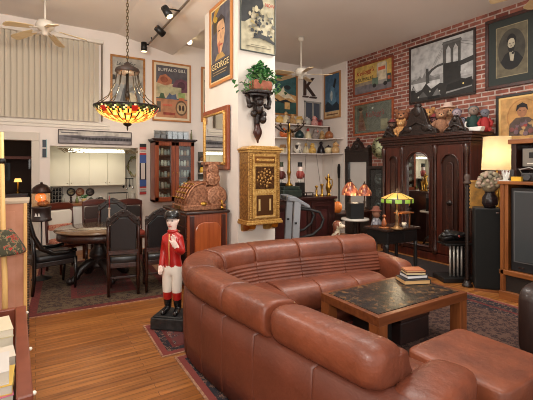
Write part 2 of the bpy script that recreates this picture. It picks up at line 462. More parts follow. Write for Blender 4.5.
picture('framed_poster', 'gold framed circus style poster above the glass-fronted cabinet', 'poster', 'back', c, w, h, .035, M((172, 112, 58), 0.4), (214, 202, 178),
    [((92, 88, 94), rec(0, .0, 1, 1)), ((196, 178, 142), rec(0, .38, 1, .66)), ((184, 116, 84), [(.02, .66), (.12, .8), (.3, .84), (.5, .74), (.48, .66), (.3, .62)]), ((112, 70, 84), [(.5, .62), (.62, .74), (.8, .78), (1, .74), (1, .52), (.8, .5)]),
     ((150, 84, 60), ell(.25, .73, .12, .06)), ((82, 52, 62), ell(.8, .64, .13, .08)), ((186, 178, 140), rec(.05, .46, .8, .6)), ((180, 124, 90), rec(0, 0, 1, .36)), ((92, 104, 128), [(.3, .36), (.42, .48), (.5, .44), (.62, .47), (.66, .36)]),
     ((70, 92, 66), [(.08, .36), (.14, .47), (.24, .46), (.28, .36)]), ((150, 168, 104), rec(.7, .38, .92, .5)), ((190, 108, 70), rec(.72, .34, .9, .4)), ((112, 84, 62), ell(.8, .2, .19, .15)), ((190, 160, 120), ell(.8, .2, .15, .115)), ((70, 50, 40), ell(.75, .2, .04, .06)), ((70, 50, 40), ell(.86, .2, .04, .06)),
     ((150, 66, 50), rec(.22, .05, .6, .1)), ((92, 82, 70), rec(.02, .1, .14, .3)), ((196, 100, 76), rec(.2, .22, .5, .26))],
    [('BUFFALO BILL', .5, .92, .085, (216, 210, 198), .9, 0, -.04)], liner=(.045, (214, 198, 168)))
c, w, h = bp(3.07, 3.75, 2.60, 3.80)
picture('framed_poster', 'gold framed poster half hidden behind the white pillar', 'poster', 'back', c, w, h, .04, M((168, 108, 54), 0.4), (178, 168, 150),
    [((150, 140, 122), rec(0, .3, 1, .75)), ((170, 80, 60), rec(.0, .0, .4, .3)), ((84, 96, 92), [(0, .35), (.2, .6), (.4, .3)]), ((90, 76, 66), rec(0, .75, 1, .8))], liner=(.03, (196, 180, 150)))
c, w, h = bp(.346, 1.62, 2.045, 2.30)
picture('panorama_print', 'long narrow grey panorama in a thin dark frame over the kitchen opening', 'picture', 'back', c, w, h, .014, M((58, 42, 44), 0.5), (170, 164, 160),
    [((196, 190, 182), rec(0, .62, 1, 1)), ((120, 116, 120), [(0, .2), (0, .62), (.2, .66), (.4, .6), (.7, .68), (1, .6), (1, .2)]), ((74, 70, 74), [(.05, .5), (.25, .56), (.45, .46), (.7, .54), (1, .48), (1, .3), (.6, .26), (.3, .34)]), ((150, 144, 146), rec(0, 0, 1, .24)), ((98, 92, 96), rec(.03, .78, .25, .86)),
     *[((52, 50, 54), [(.3 + i * .045, .3), (.315 + i * .045, .52), (.33 + i * .045, .3)]) for i in range(15)]])
# vertical strip sign
c, w, h = bp(1.775, 1.905, 1.07, 2.085)
t = thing('strip_sign', 'narrow red white and blue vertical sign between kitchen and glass-fronted cabinet', 'sign', c)
sg = MB().box(-w / 2, w / 2, -.012, -.002, -h / 2, h / 2, 0)
for z0, z1, k, e in ((.94, 1, 1, 0), (.885, .935, 2, 0), (.82, .885, 3, 0), (.78, .82, 2, 0), (.62, .78, 4, 0), (.30, .62, 3, .028), (.16, .29, 4, 0), (.125, .155, 2, 0), (.06, .125, 3, 0), (.0, .05, 2, 0)):
    sg.box(-w / 2 + e, w / 2 - e, -.0135, -.012, -h / 2 + z0 * h, -h / 2 + z1 * h, k)
for zc in (.852, .092):
    for i in range(5): sg.box(-w * .36 + i * w * .155, -w * .27 + i * w * .155, -.0145, -.0135, -h / 2 + (zc - .016) * h, -h / 2 + (zc + .016) * h, 1)
sg.build('panel', [M((24, 24, 30), 0.6), M((20, 20, 24), .6), M((176, 52, 50), .6), M((206, 198, 190), .6), M((58, 86, 150), .6)], t)
# small dark hanging sign on the doorpost
t = thing('hanging_sign', 'slim dark blue two piece sign hanging beside the kitchen opening', 'sign', (.135, BK, 1.95))
MB().box(-.03, .03, -.02, -.002, .02, .15).build('upper_plate', M((34, 44, 58), .5), t)
MB().box(-.03, .03, -.02, -.002, -.16, -.01).build('lower_plate', M((30, 40, 52), .5), t)
MB().box(.03, .038, -.02, -.002, -.16, .16).build('edge', M((150, 190, 190), .5), t)

# letter K, airplane and whale posters, far right
t = thing('letter_sign', 'big dark brown letter K mounted on the back wall', 'letter', (6.0, BK - .03, 3.68))
lettering('K', .68, M((66, 44, 36), .5), t, 0, 0, -.02, fit=.42, name='letter_face')
for p in t.children: p.scale = (1, 1, 1)
kme = text_mesh('K', .68, extrude=.025); kme.materials.clear(); kme.materials.append(M((66, 44, 36), .5))
ko = [o for o in bpy.data.objects if o.parent == t][0]; ko.data = kme; ko.scale = (.95, 1, 1)
MB().box(-.19, -.03, -.03, .03, -.275, -.245).box(.03, .24, -.03, .03, -.275, -.245).build('serif', M((66, 44, 36), .5), t)
c, w, h = bp(4.86, 5.65, 2.9, 3.92)
picture('framed_poster', 'gold framed teal poster with a white gull hanging by the pillar', 'poster', 'back', c, w, h, .045, M((166, 112, 62), .4), (64, 104, 104),
    [((58, 98, 100), rec(0, .45, 1, 1)), ((48, 84, 80), rec(0, 0, 1, .3)), ((206, 160, 104), [(0, .3), (1, .32), (1, .5), (.5, .56), (0, .5)]), ((232, 220, 190), [(.2, .5), (.45, .72), (.5, .6), (.75, .5), (.98, .36), (.7, .42), (.5, .4)]), ((30, 34, 38), [(.0, .42), (.3, .32), (.55, .38), (.85, .3), (.5, .26), (.2, .3)]), ((36, 42, 46), ell(.62, .7, .14, .06)), ((216, 172, 110), rec(.5, .12, .72, .3))])
c = (6.457, 7.385, 3.44)
picture('framed_poster', 'gold framed blue poster in the far corner beside the letter', 'poster', 'right', c, .63, 1.16, .045, M((170, 122, 74), .4), (74, 110, 140),
    [((70, 104, 134), rec(0, .3, 1, 1)), ((92, 130, 156), [(.2, .3), (.8, .3), (.6, .7), (.4, .75)]), ((36, 52, 66), [(0, .14), (0, .3), (.2, .38), (.5, .26), (.8, .34), (1, .24), (1, .14)]), ((206, 176, 132), rec(0, 0, 1, .13)), ((24, 34, 44), [(.55, .7), (.68, .9), (.8, .86), (.68, .66)]), ((120, 84, 60), rec(.1, .04, .9, .07)), ((180, 190, 190), ell(.46, .5, .08, .12))])

# ================================================================== BRICK WALL: signs and pictures
BR = 6.497
def rp(v0, v1, z0, z1): return (BR, (v0 + v1) / 2, (z0 + z1) / 2), v1 - v0, z1 - z0
c, w, h = rp(5.48, 6.67, 3.28, 4.0)
REDW = M((142, 66, 38), .45, c2=(112, 48, 28), scale=18)
picture('advert_sign', 'wood framed yellow cereal advert with a truck, upper of the two brick wall signs', 'sign', 'right', c, w, h, .045, REDW, (196, 164, 88),
    [((200, 168, 92), rec(0, .38, 1, 1)), ((112, 106, 110), rec(0, 0, 1, .3)), ((142, 128, 110), rec(0, .28, 1, .4)), ((150, 146, 140), rec(.62, .2, .88, .9)), ((206, 192, 164), rec(.64, .34, .86, .96)), ((196, 92, 60), rec(.66, .68, .84, .8)), ((96, 116, 100), rec(.5, .2, .66, .46)), ((60, 70, 66), rec(.88, .2, .98, .5)), ((40, 38, 38), ell(.56, .19, .05, .07)), ((40, 38, 38), ell(.84, .19, .05, .07)), ((176, 92, 60), rec(.9, .3, .97, .42))],
    [("Kellogg's", .30, .76, .24, (150, 30, 24), .5, .3, -.08), ('KRUMBLES', .28, .50, .17, (28, 36, 28), .5, 0, 0)])
c, w, h = rp(5.48, 6.67, 2.36, 3.11)
picture('advert_sign', 'wood framed grey-green cereal mirror sign with a lady, lower of the two brick wall signs', 'sign', 'right', c, w, h, .045, M((164, 84, 46), .45, c2=(132, 62, 34), scale=18), (136, 132, 116),
    [((150, 144, 126), rec(.04, .04, .96, .96)), ((128, 124, 108), rec(.06, .06, .94, .94)), ((172, 120, 96), [(.1, .08), (.12, .5), (.16, .72), (.22, .74), (.28, .4), (.34, .08)]), ((196, 152, 120), ell(.18, .8, .05, .08)), ((96, 64, 50), ell(.17, .85, .06, .06)), ((150, 92, 76), [(.12, .1), (.14, .45), (.24, .46), (.3, .1)]), ((178, 158, 120), rec(.72, .08, .9, .42)), ((196, 178, 140), rec(.74, .2, .88, .38)), ((250, 244, 226), ell(.51, .83, .025, .035))],
    [("Kellogg's", .56, .62, .26, (168, 46, 42), .5, .3, -.05)], glass=True)
# bridge photograph
c, w, h = rp(3.72, 5.08, 2.88, 4.03)
G = lambda x: (x, x - 2, x - 4)
tower = []
bridge = [(G(176), rec(0, 0, 1, 1)), (G(150), rec(0, .0, 1, .42)), (G(190), rec(.0, .2, .5, .34)), (G(176), rec(.76, .3, 1, .46)),
    (G(120), [(0, .36), (.06, .42), (.1, .38), (.16, .46), (.2, .4), (.24, .5), (.27, .4), (.34, .44), (.42, .38), (.5, .4), (.5, .33), (0, .33)]),
    (G(70), [(.26, .5), (.27, .56), (.31, .56), (.33, .3), (.27, .28)]),
    (G(64), [(.27, .40), (.29, .48), (.36, .54), (.46, .585), (.56, .6), (.56, .56), (.46, .545), (.38, .5), (.33, .44), (.31, .38)]),
    (G(80), [(.55, .16), (.55, .92), (.54, .95), (.83, .95), (.82, .92), (.82, .16)]),
    (G(176), [(.60, .56), (.60, .8), (.635, .87), (.67, .8), (.67, .56)]), (G(176), [(.71, .56), (.71, .8), (.745, .87), (.78, .8), (.78, .56)]),
    (G(96), rec(.535, .9, .835, .93)), (G(38), [(.56, .18), (.56, .58), (.82, .56), (.82, .2)]), (G(46), [(.78, .47), (1, .52), (1, .60), (.78, .55)]),
    (G(44), [(0, .0), (0, .2), (.05, .3), (.09, .16), (.2, .2), (.27, .3), (.36, .18), (.5, .26), (.62, .22), (.8, .28), (1, .2), (1, 0)]),
    (G(86), [(.12, .06), (.22, .16), (.3, .05)]), (G(104), [(.36, .03), (.46, .18), (.52, .04)]), (G(30), [(.58, .06), (.62, .2), (.98, .26), (.98, .14)]), (G(130), [(.6, .05), (.98, .1), (.98, .12), (.6, .08)]), (G(150), [(.02, .22), (.06, .28), (.1, .2)]), (G(20), rec(.3, .0, .5, .05)), (G(196), rec(.82, .34, .9, .38)),
    ((214, 190, 120), ell(.86, .17, .012, .016)), ((210, 206, 196), ell(.34, .14, .012, .016)), ((210, 206, 196), ell(.14, .07, .012, .016)), (G(200), ell(.5, .12, .01, .012))]
for x0, y0, x1, y1 in ((.56, .9, .34, .5), (.56, .86, .40, .54), (.82, .9, 1, .82), (.82, .86, 1, .77), (.56, .88, .47, .58)):
    bridge.append((G(110), [(x0, y0), (x1, y1), (x1, y1 - .008), (x0, y0 - .008)]))
picture('bridge_photograph', 'large black and white photograph of a stone suspension bridge in a dark frame', 'picture', 'right', c, w, h, .04, M((40, 26, 22), .4), (180, 178, 174), bridge)
# oval portrait
c, w, h = rp(2.74, 3.555, 2.90, 4.06)
picture('portrait_engraving', 'framed oval portrait of a bearded man in a dark suit, wide dark mat', 'picture', 'right', c, w, h, .055, M((70, 30, 20), .35, c2=(44, 20, 14), scale=16), (34, 38, 34),
    [((150, 138, 108), rec(0.0, 0.0, 1, 1)), ((104, 96, 76), rec(.02, .015, .98, .985)), ((66, 62, 54), ell(.5, .52, .43, .40, 32)), ((26, 26, 26), [(.16, .3), (.3, .44), (.5, .5), (.7, .44), (.86, .3), (.7, .16), (.5, .125), (.3, .16)]), ((168, 160, 140), [(.47, .3), (.43, .46), (.52, .5), (.6, .44), (.56, .28)]), ((34, 34, 32), [(.5, .44), (.56, .47), (.6, .43), (.55, .41)]),
     ((26, 24, 24), ell(.5, .69, .15, .13)), ((176, 166, 144), ell(.5, .62, .115, .125)), ((30, 28, 26), [(.385, .6), (.41, .5), (.5, .455), (.59, .5), (.615, .6), (.57, .555), (.5, .545), (.43, .555)]), ((26, 24, 24), [(.37, .66), (.40, .76), (.5, .79), (.6, .76), (.63, .66), (.59, .715), (.5, .735), (.42, .715)]), ((70, 62, 54), rec(.43, .625, .48, .637)), ((70, 62, 54), rec(.53, .625, .58, .637)), ((120, 108, 92), [(.49, .62), (.47, .57), (.53, .57)])],
    liner=(.115, (36, 42, 38)))
# lady with flowers
c, w, h = rp(2.56, 3.385, 1.95, 2.78)
picture('floral_portrait', 'black framed gold painting of a dark haired person with flowers, above the stereo', 'picture', 'right', c, w, h, .045, M((30, 22, 20), .4), (196, 146, 84),
    [((196, 150, 92), rec(.0, .0, 1, 1)), ((174, 124, 72), ell(.5, .55, .36, .42, 28)), ((190, 142, 84), ell(.5, .55, .33, .39, 28)), ((92, 74, 62), [(.18, .12), (.2, .4), (.34, .54), (.6, .54), (.78, .4), (.8, .12)]), ((160, 110, 78), ell(.47, .68, .105, .14)), ((34, 26, 26), [(.34, .68), (.36, .82), (.48, .88), (.58, .82), (.6, .68), (.54, .76), (.42, .77)]),
     ((60, 40, 36), rec(.41, .69, .45, .702)), ((60, 40, 36), rec(.5, .69, .54, .702)),
     *[((random.choice([(88, 72, 66), (128, 76, 72), (66, 62, 60), (176, 140, 96), (116, 92, 98), (150, 60, 56)])), ell(.5 + .26 * math.cos(i * 2.4) * (i / 26) ** .5, .32 + .17 * math.sin(i * 2.4) * (i / 26) ** .5, .055, .055, 9)) for i in range(26)]], liner=(.03, (214, 176, 112)))

# ================================================================== PILLAR: posters, mirror, bracket, mailbox
PU, PV = 2.277, 4.472
p = W(211, 88.7, u=2.28); q = W(233.5, 78.5, u=2.28)
v0, v1 = q.y, p.y
picture('movie_poster', "tall framed grey poster with a long pale face, on the pillar's side above the mirror", 'poster', 'right', (PU, (v0 + v1) / 2, 3.395), v1 - v0, 1.18, .045, M((188, 124, 66), .4), (84, 82, 88),
    [((206, 186, 142), rec(-.02, -.01, 1.02, 1.01)), ((88, 86, 94), rec(0, .0, 1, 1)), ((190, 150, 60), [(0, .82), (.2, 1), (.5, 1), (.1, .86)]), ((80, 70, 50), [(.12, .66), (.1, .84), (.24, .9), (.4, .86), (.42, .7)]), ((196, 164, 60), ell(.24, .86, .1, .04)),
     ((206, 164, 124), [(.3, .8), (.5, .84), (.7, .8), (.74, .62), (.68, .48), (.52, .34), (.42, .36), (.34, .5)]), ((190, 120, 90), [(.34, .5), (.42, .36), (.5, .36), (.48, .54)]), ((176, 132, 100), [(.5, .66), (.58, .56), (.5, .55)]), ((84, 60, 48), rec(.38, .665, .5, .68)), ((84, 60, 48), rec(.58, .66, .7, .675)), ((170, 80, 66), ell(.54, .47, .1, .014)), ((60, 50, 46), [(.3, .76), (.34, .84), (.56, .88), (.74, .8), (.74, .7), (.66, .8), (.4, .8)]), ((178, 144, 84), [(.36, .36), (.62, .36), (.78, .28), (.2, .28)]),
     ((56, 54, 56), rec(0, 0, 1, .26)), ((176, 156, 112), rec(.1, .115, .86, .125)), ((150, 132, 98), rec(.1, .08, .8, .09)), ((40, 60, 76), rec(.04, .02, .9, .06))],
    [('GEORGE', .5, .195, .12, (222, 202, 148), .92, 0, 0)], liner=(.022, (212, 192, 146)))
p = W(206, 104, u=2.28); q = W(231, 94, u=2.28)
v0, v1 = q.y, p.y
t = thing('wall_mirror', "gold framed mirror on the pillar's side below the tall poster", 'mirror', (PU, (v0 + v1) / 2, 2.02), -PI / 2)
w, h = v1 - v0, .89
MB().box(-w / 2, w / 2, -.05, -.004, -h / 2, h / 2).build('frame', CHERRY, t, bevel=.012)
g = MB()
for x in (-1, 1): g.lathe([(.022 + .006 * (i % 2), -h * .4 + i * h * .8 / 40) for i in range(41)], 8, (x * (w / 2 - .085), -.056, 0))
for z in (-1, 1): g.cyl((-w / 2 + .085, -.056, z * (h / 2 - .085)), (w / 2 - .085, -.056, z * (h / 2 - .085)), .018)
g.build('gilt_moulding', GOLD, t)
MB().box(-w / 2 + .105, w / 2 - .105, -.057, -.052, -h / 2 + .105, h / 2 - .105).build('glass', MIRROR, t)

p0, p1 = W(239.5, 48, v=4.475), W(274.5, 52, v=4.475)
cx = (p0.x + p1.x) / 2; w = p1.x - p0.x
art = [((198, 190, 160), rec(0, 0, 1, 1)), ((66, 68, 68), [(.0, .5), (.02, .9), (.12, 1), (.62, 1), (.66, .86), (.6, .78), (.34, .8), (.3, .6), (.2, .55), (.1, .5)])]
rr = random.Random(3)
for i in range(70):
    x, z = rr.uniform(.22, .95), rr.uniform(.22, .84)
    if z < .3 + (x - .3) * -.1 or (x > .7 and z > .72): continue
    art.append((rr.choice([(70, 72, 72), (98, 98, 92), (206, 196, 166), (54, 56, 58), (128, 126, 112), (178, 160, 110)]), ell(x, z, rr.uniform(.025, .06), rr.uniform(.02, .045), 7)))
art += [((206, 196, 160), ell(.42, .76, .055, .06)), ((206, 196, 160), ell(.6, .73, .055, .06)), ((206, 196, 160), ell(.8, .71, .055, .06)), ((62, 64, 64), [(.3, .22), (.5, .33), (.8, .28), (.98, .2), (.96, .16), (.7, .22), (.5, .24)]), ((120, 112, 92), rec(.25, .095, .72, .105)), ((120, 112, 92), rec(.12, .06, .85, .075))]
art = [(c_, [(x_, y_ * .74 if k_ else y_) for x_, y_ in p_]) for k_, (c_, p_) in enumerate(art)]
picture('movie_poster', "thin framed pale poster crowded with sketched figures on the pillar's front", 'poster', 'back', (cx, 4.473, 3.675), w, 1.03, .012, M((70, 76, 72), .5), (200, 192, 164), art, [('NOW', .82, .64, .07, (186, 56, 48), .28, 0, 0)])

# carved bracket shelf with ivy pot
bx = (W(258, 80, v=4.4).x)
t = thing('bracket_shelf', "dark carved wooden bracket shelf on the pillar's front", 'shelf', (bx, 4.474, 0))
MB().prism([(-.20, -.004), (.20, -.004), (.185, -.16), (.1, -.22), (-.1, -.22), (-.185, -.16)], 2.585, 2.62, 'z').prism([(-.17, -.004), (.17, -.004), (.15, -.13), (.08, -.18), (-.08, -.18), (-.15, -.13)], 2.55, 2.585, 'z').build('shelf_top', CARVED, t, bevel=.006)
br = MB()
prof = [(2.56, .13), (2.50, .12), (2.42, .10), (2.34, .085), (2.25, .08), (2.17, .06), (2.11, .035)]
br.ring_loft([[(w_ * math.cos(a) * .62, -.004 - w_ * (.55 + .55 * math.sin(a)), z) for a in [2 * PI * i / 14 for i in range(14)]] for z, w_ in prof])
for s in (-1, 1):
    br.tube([(s * .16, -.08, 2.56), (s * .165, -.1, 2.50), (s * .15, -.1, 2.44), (s * .11, -.09, 2.42), (s * .09, -.09, 2.46)], [.028, .03, .03, .026, .02], 8)
    br.ball((s * .145, -.1, 2.42), .036); br.ball((s * .075, -.09, 2.32), .045)
br.ball((.06, -.1, 2.25), (.05, .05, .06)).ball((0, -.12, 2.47), (.055, .05, .06)).ball((0, -.1, 2.38), (.06, .06, .07))
br.build('carved_support', CARVED, t)
MB().lathe([(.012, 1.935), (.016, 1.97), (.045, 2.02), (.062, 2.07), (.055, 2.11), (.035, 2.16), (.03, 2.19)], 12, (0, -.065, 0)).build('pendant', M((58, 24, 18), .35), t)
t = thing('ivy_pot', 'clay planter of trailing green ivy on the carved bracket', 'plant', (bx + .02, 4.36, 2.621))
MB().pillow((0, 0, .07), (.15, .085, .07), .4).build('planter', M((176, 108, 84), .8, c2=(150, 84, 64), scale=12), t)
lv = MB(); rr = random.Random(5)
for i in range(330):
    a = rr.uniform(0, 2 * PI); rad = abs(rr.gauss(0, .135)); h_ = .35 - rad * .85 + rr.uniform(-.08, .05)
    x, y = rad * 1.35 * math.cos(a), rad * .75 * math.sin(a)
    if y > .09: y = .09
    if abs(x) > .17: h_ -= rr.uniform(0, .2)
    h_ = max(h_, .1 if abs(x) < .15 and y > -.08 else -.03)
    s = rr.uniform(.024, .042)
    R = Matrix.Translation((x, y, h_)) @ Matrix.Rotation(rr.uniform(0, 6.28), 4, 'Z') @ Matrix.Rotation(rr.uniform(-.9, .9), 4, 'X') @ Matrix.Rotation(rr.uniform(-.5, .5), 4, 'Y')
    lv.add([(0, -s, 0), (s * .75, -s * .3, s * .2), (s * .5, s * .4, 0), (0, s * 1.1, -s * .2), (-s * .5, s * .4, 0), (-s * .75, -s * .3, s * .2)], [(0, 1, 2, 3), (0, 3, 4, 5)], rr.randint(0, 2), False, R)
for i in range(16):
    a = rr.uniform(PI, 2 * PI); lv.tube([(0, 0, .13), (.1 * math.cos(a), .05 * math.sin(a), .2), (.2 * math.cos(a), .08 * math.sin(a), .12), (.21 * math.cos(a), .085 * math.sin(a), -.02)], .003, 5, 0)
lv.build('leaves', [M((62, 116, 62), .5), M((104, 156, 90), .5), M((40, 82, 50), .5)], t)

t = thing('mailbox', "ornate gilded brass mailbox mounted on the pillar's front", 'mailbox', (2.536, 4.472, 0))
hw, d = .24, .25
MB().box(-hw, hw, -d, -.003, .90, 1.82).build('body', BRASSD, t, bevel=.006)
cap = MB()
for e, z0, z1 in ((.015, 1.80, 1.83), (.035, 1.83, 1.85)): cap.box(-hw - e, hw + e, -d - e, -.003, z0, z1)
MB().box(-hw - .03, hw + .03, -d - .03, -.003, .875, .905).box(-hw - .02, hw + .02, -d - .02, -.003, .905, .93).build('base_moulding', GOLD, t, bevel=.006)
cap.prism([(-hw - .03, 1.85), (hw + .03, 1.85), (hw - .05, 1.885), (-hw + .05, 1.885)], -d - .02, -.003, 'y')
cap.build('cornice', GOLD, t, bevel=.006)
MB().box(-.18, .18, -d - .012, -d, .95, 1.78).build('front_frame', GOLD, t, bevel=.01)
MB().box(-.14, .14, -d - .018, -d - .01, 1.33, 1.62).build('relief_panel', M((104, 68, 36), .4, .8, c2=(60, 38, 22), scale=30), t)
rl = MB(); rr = random.Random(9)
for i in range(26):
    a = i * 2.4; q = .022 * i ** .5
    rl.ball((q * math.cos(a) * 1.1, -d - .02, 1.475 + q * math.sin(a) * 1.1), (rr.uniform(.012, .028), .012, rr.uniform(.012, .028)), 8, 6)
rl.build('eagle_relief', BRASSD, t)
MB().box(-.15, .15, -d - .02, -d - .01, 1.66, 1.75).build('slot_plate', M((128, 84, 44), .35, .9), t, bevel=.004)
MB().box(-.1, .1, -d - .027, -d - .02, 1.685, 1.72).ball((-.115, -d - .022, 1.70), .022).ball((.115, -d - .022, 1.70), .022).build('letter_flap', GOLD, t, bevel=.004)
MB().box(-.125, .125, -d - .018, -d - .01, .99, 1.25).build('notice_plate', M((92, 58, 32), .4, .8), t, bevel=.004)
MB().box(-.1, -.075, -d - .026, -d - .016, 1.05, 1.2).box(.06, .085, -d - .026, -d - .016, 1.05, 1.2).box(-.15, .15, -d - .024, -d - .012, .965, .98).build('raised_bars', M((224, 190, 126), .35, .6), t)
lettering('LETTER BOX', .05, M((226, 196, 120), .4), t, 0, -d - .0195, 1.29, fit=.26)
pl = MB()
for x in (-1, 1):
    for i in range(30): pl.ball((x * .205, -d - .004, .96 + i * .0275), .011, 6, 4)
pl.build('beading', GOLD, t)
for x in (-.17, .17):
    MB().prism([(-.003, .875), (-d - .01, .875), (-d + .02, .82), (-d + .08, .79), (-.06, .77), (-.003, .77)], x - .05, x + .05, 'x').build('bracket_foot', BRASS, t, bevel=.008)
# ================================================================== CEILING THINGS
def fan(label, loc, zc, zh, r, rz, nbl=5, droop=.04):
    t = thing('ceiling_fan', label, 'ceiling fan', (loc[0], loc[1], 0))
    m = M((214, 206, 192), .5)
    MB().lathe([(.06, zc - .002), (.06, zc - .05), (.03, zc - .09)], 16).build('ceiling_mount', m, t)
    MB().cyl((0, 0, zh + .05), (0, 0, zc - .08), .014).build('rod', m, t)
    MB().lathe([(.03, zh + .12), (.10, zh + .10), (.125, zh + .05), (.125, zh), (.09, zh - .03), (.05, zh - .05), (.045, zh - .10), (.03, zh - .115)], 20).build('motor', m, t)
    for i in range(nbl):
        a = rz + 2 * PI * i / nbl
        R = Matrix.Rotation(a, 4, 'Z') @ Matrix.Translation((0, 0, zh)) @ Matrix.Rotation(droop, 4, 'Y') @ Matrix.Rotation(.2, 4, 'X')
        b = MB().prism([(.19, -.05), (.30, -.062), (r - .05, -.075), (r - .01, -.05), (r, 0), (r - .01, .05), (r - .05, .075), (.30, .062), (.19, .05)], -.004, .004, 'z', 0, R)
        o = b.build('blade', wood((214, 190, 146), (196, 168, 122), .5, 'x'), t)
        ib = MB().prism([(.06, -.018), (.2, -.028), (.24, 0), (.2, .028), (.06, .018)], -.010, -.004, 'z', 0, R)
        ib.build('blade_arm', m, o)
    return t
p = W(45, 28, z=3.70); fan('white ceiling fan hanging in front of the vertical blind', p, 4.2, 3.70, .58, -.13, 5, .19)
p = W(301, 74, z=3.47); fan('white ceiling fan over the far corner near the letter', p, 4.2, 3.47, .62, .62)
fan('pale ceiling fan near the oval portrait, mostly outside the picture', (5.42, 2.22), 4.2, 3.84, .62, 2.0)

t = thing('track_light', 'black three spot track light on the sloping ceiling', 'light', (1.93, 6.2, 0))
MB().box(-.057, -.032, -1.5, 1.30, 4.005, 4.03).build('rail', M((112, 100, 88), .5), t)
for y_ in (-1.3, 0, 1.2): pass
mt = MB()
for y_ in (-1.2, -.1, 1.1): mt.cyl((-.045, y_, 4.03), (-.045, y_, 4.10), .012)
mt.build('rail_mount', BLACK, t)
for px, py, d in ((167, 12, (.35, -.35, -.8)), (160, 31, (.75, .25, -.45)), (144, 47, (0, 0, -1))):
    c = W(px, py, z=3.93 if py < 20 else (3.95 if py < 40 else 3.93)); c.x -= 1.93; c.y -= 6.2
    d = Vector(d).normalized()
    hd = MB().cyl(c - d * .085, c + d * .085, .055, .06, 14).build('spot_head', BLACK, t)
    MB().cyl(c + d * .084, c + d * .088, .05, n=14).build('spot_lens', glow((255, 226, 170), 3.0), hd)
    MB().tube([(-.045, c.y + .03, 4.0), (c.x * .6, c.y + .03, 4.0), c - d * .06], .012, 6).build('spot_arm', BLACK, hd)

t = thing('globe_light', 'small round warm ceiling bulb near the white pillar', 'light', (2.62, 7.25, 4.2))
MB().lathe([(.04, 0), (.04, -.05), (.02, -.06)], 12).build('socket', WHITE, t)
MB().ball((0, 0, -.095), .05).build('bulb', glow((255, 232, 180), 6), t)

# stained glass pieces
YG, AM, RDG, GRG, DKG = glow((255, 196, 84), 1.25), glow((226, 120, 36), .8), glow((170, 34, 24), .35), glow((80, 92, 40), .22), M((34, 24, 18), .5)
CRG = glow((240, 214, 150), .7)
t = thing('chandelier', 'stained glass bowl chandelier hanging on a chain over the dining table', 'chandelier', (1.085, 5.48, -.06))
R0 = .425
FZ = lambda z: 2.498 - (2.498 - z) * .82
prof = [(r_, FZ(z_)) for r_, z_ in [(.04, 2.235), (.10, 2.24), (.17, 2.258), (.24, 2.285), (.30, 2.32), (.335, 2.352), (.365, 2.382), (.388, 2.41), (.405, 2.437), (.418, 2.462), (.425, 2.488), (.415, 2.498)]]
def mis(i, q):
    k = i % 16
    if q >= 10: return 4
    if q <= 4: return 4 if i % 4 == 3 else (1 if (i // 4 + q) % 3 == 0 else (5 if i % 4 == 1 and q > 2 else 0))
    if q == 5: return 4 if k in (0, 5, 11) else (1 if k in (7, 8, 9) else (0 if i % 3 else 1))
    if 6 <= q <= 8 and k in (7, 8, 9): return 2
    if q == 6: return (0, 4, 3, 0, 4)[i % 5]
    if q == 7: return (4, 3, 5, 4, 1)[i % 5]
    if q == 8: return (3, 4, 4, 5, 3)[i % 5]
    return 5 if k == 8 else (4, 3, 4)[i % 3]
MB().lathe(prof, 96, mis=mis, cap=False).build('glass_bowl', [YG, AM, RDG, GRG, DKG, CRG], t)
MB().lathe([(.005, 2.175), (.012, 2.205), (.01, 2.23), (.05, 2.25), (.06, 2.27), (.04, 2.285)], 14).build('finial', M((52, 34, 26), .4, .6), t)
MB().lathe([(R0 - .012, 2.487), (R0 + .012, 2.49), (R0 + .012, 2.507), (R0 - .012, 2.507), (R0 - .012, 2.487)], 48, cap=False).build('rim', DKG, t)
MB().lathe([(.02, 3.12), (.05, 3.08), (.15, 3.03), (.165, 2.99), (.15, 2.965), (.08, 2.955)], 24).build('crown', M((34, 32, 26), .6, .1, c2=(58, 36, 28), scale=26, bump=.5), t)
MB().cyl((0, 0, 2.24), (0, 0, 2.97), .022).lathe([(.022, 2.6), (.035, 2.66), (.022, 2.72)], 10).build('stem', M((44, 36, 30), .4, .6), t)
rd = MB()
for i in range(10):
    a = 2 * PI * i / 10 + .2
    rd.tube([(.14 * math.cos(a), .14 * math.sin(a), 2.97), (.165 * math.cos(a), .165 * math.sin(a), 2.82), (.26 * math.cos(a), .26 * math.sin(a), 2.63), (R0 * math.cos(a), R0 * math.sin(a), 2.50)], .006, 5)
rd.build('hanger_rods', M((64, 54, 40), .4, .7), t)
ch = MB(); z = 3.12; k = 0
while z < 4.235:
    rr_ = .016
    pts = [((rr_ * math.cos(a)) * (1 if k % 2 else .0) , (rr_ * math.cos(a)) * (0 if k % 2 else 1.), z + .027 + .03 * math.sin(a)) for a in [2 * PI * j / 8 for j in range(8)]]
    ch.tube(pts, .005, 4, closed=True); z += .045; k += 1
ch.build('chain', M((86, 72, 48), .4, .7), t)

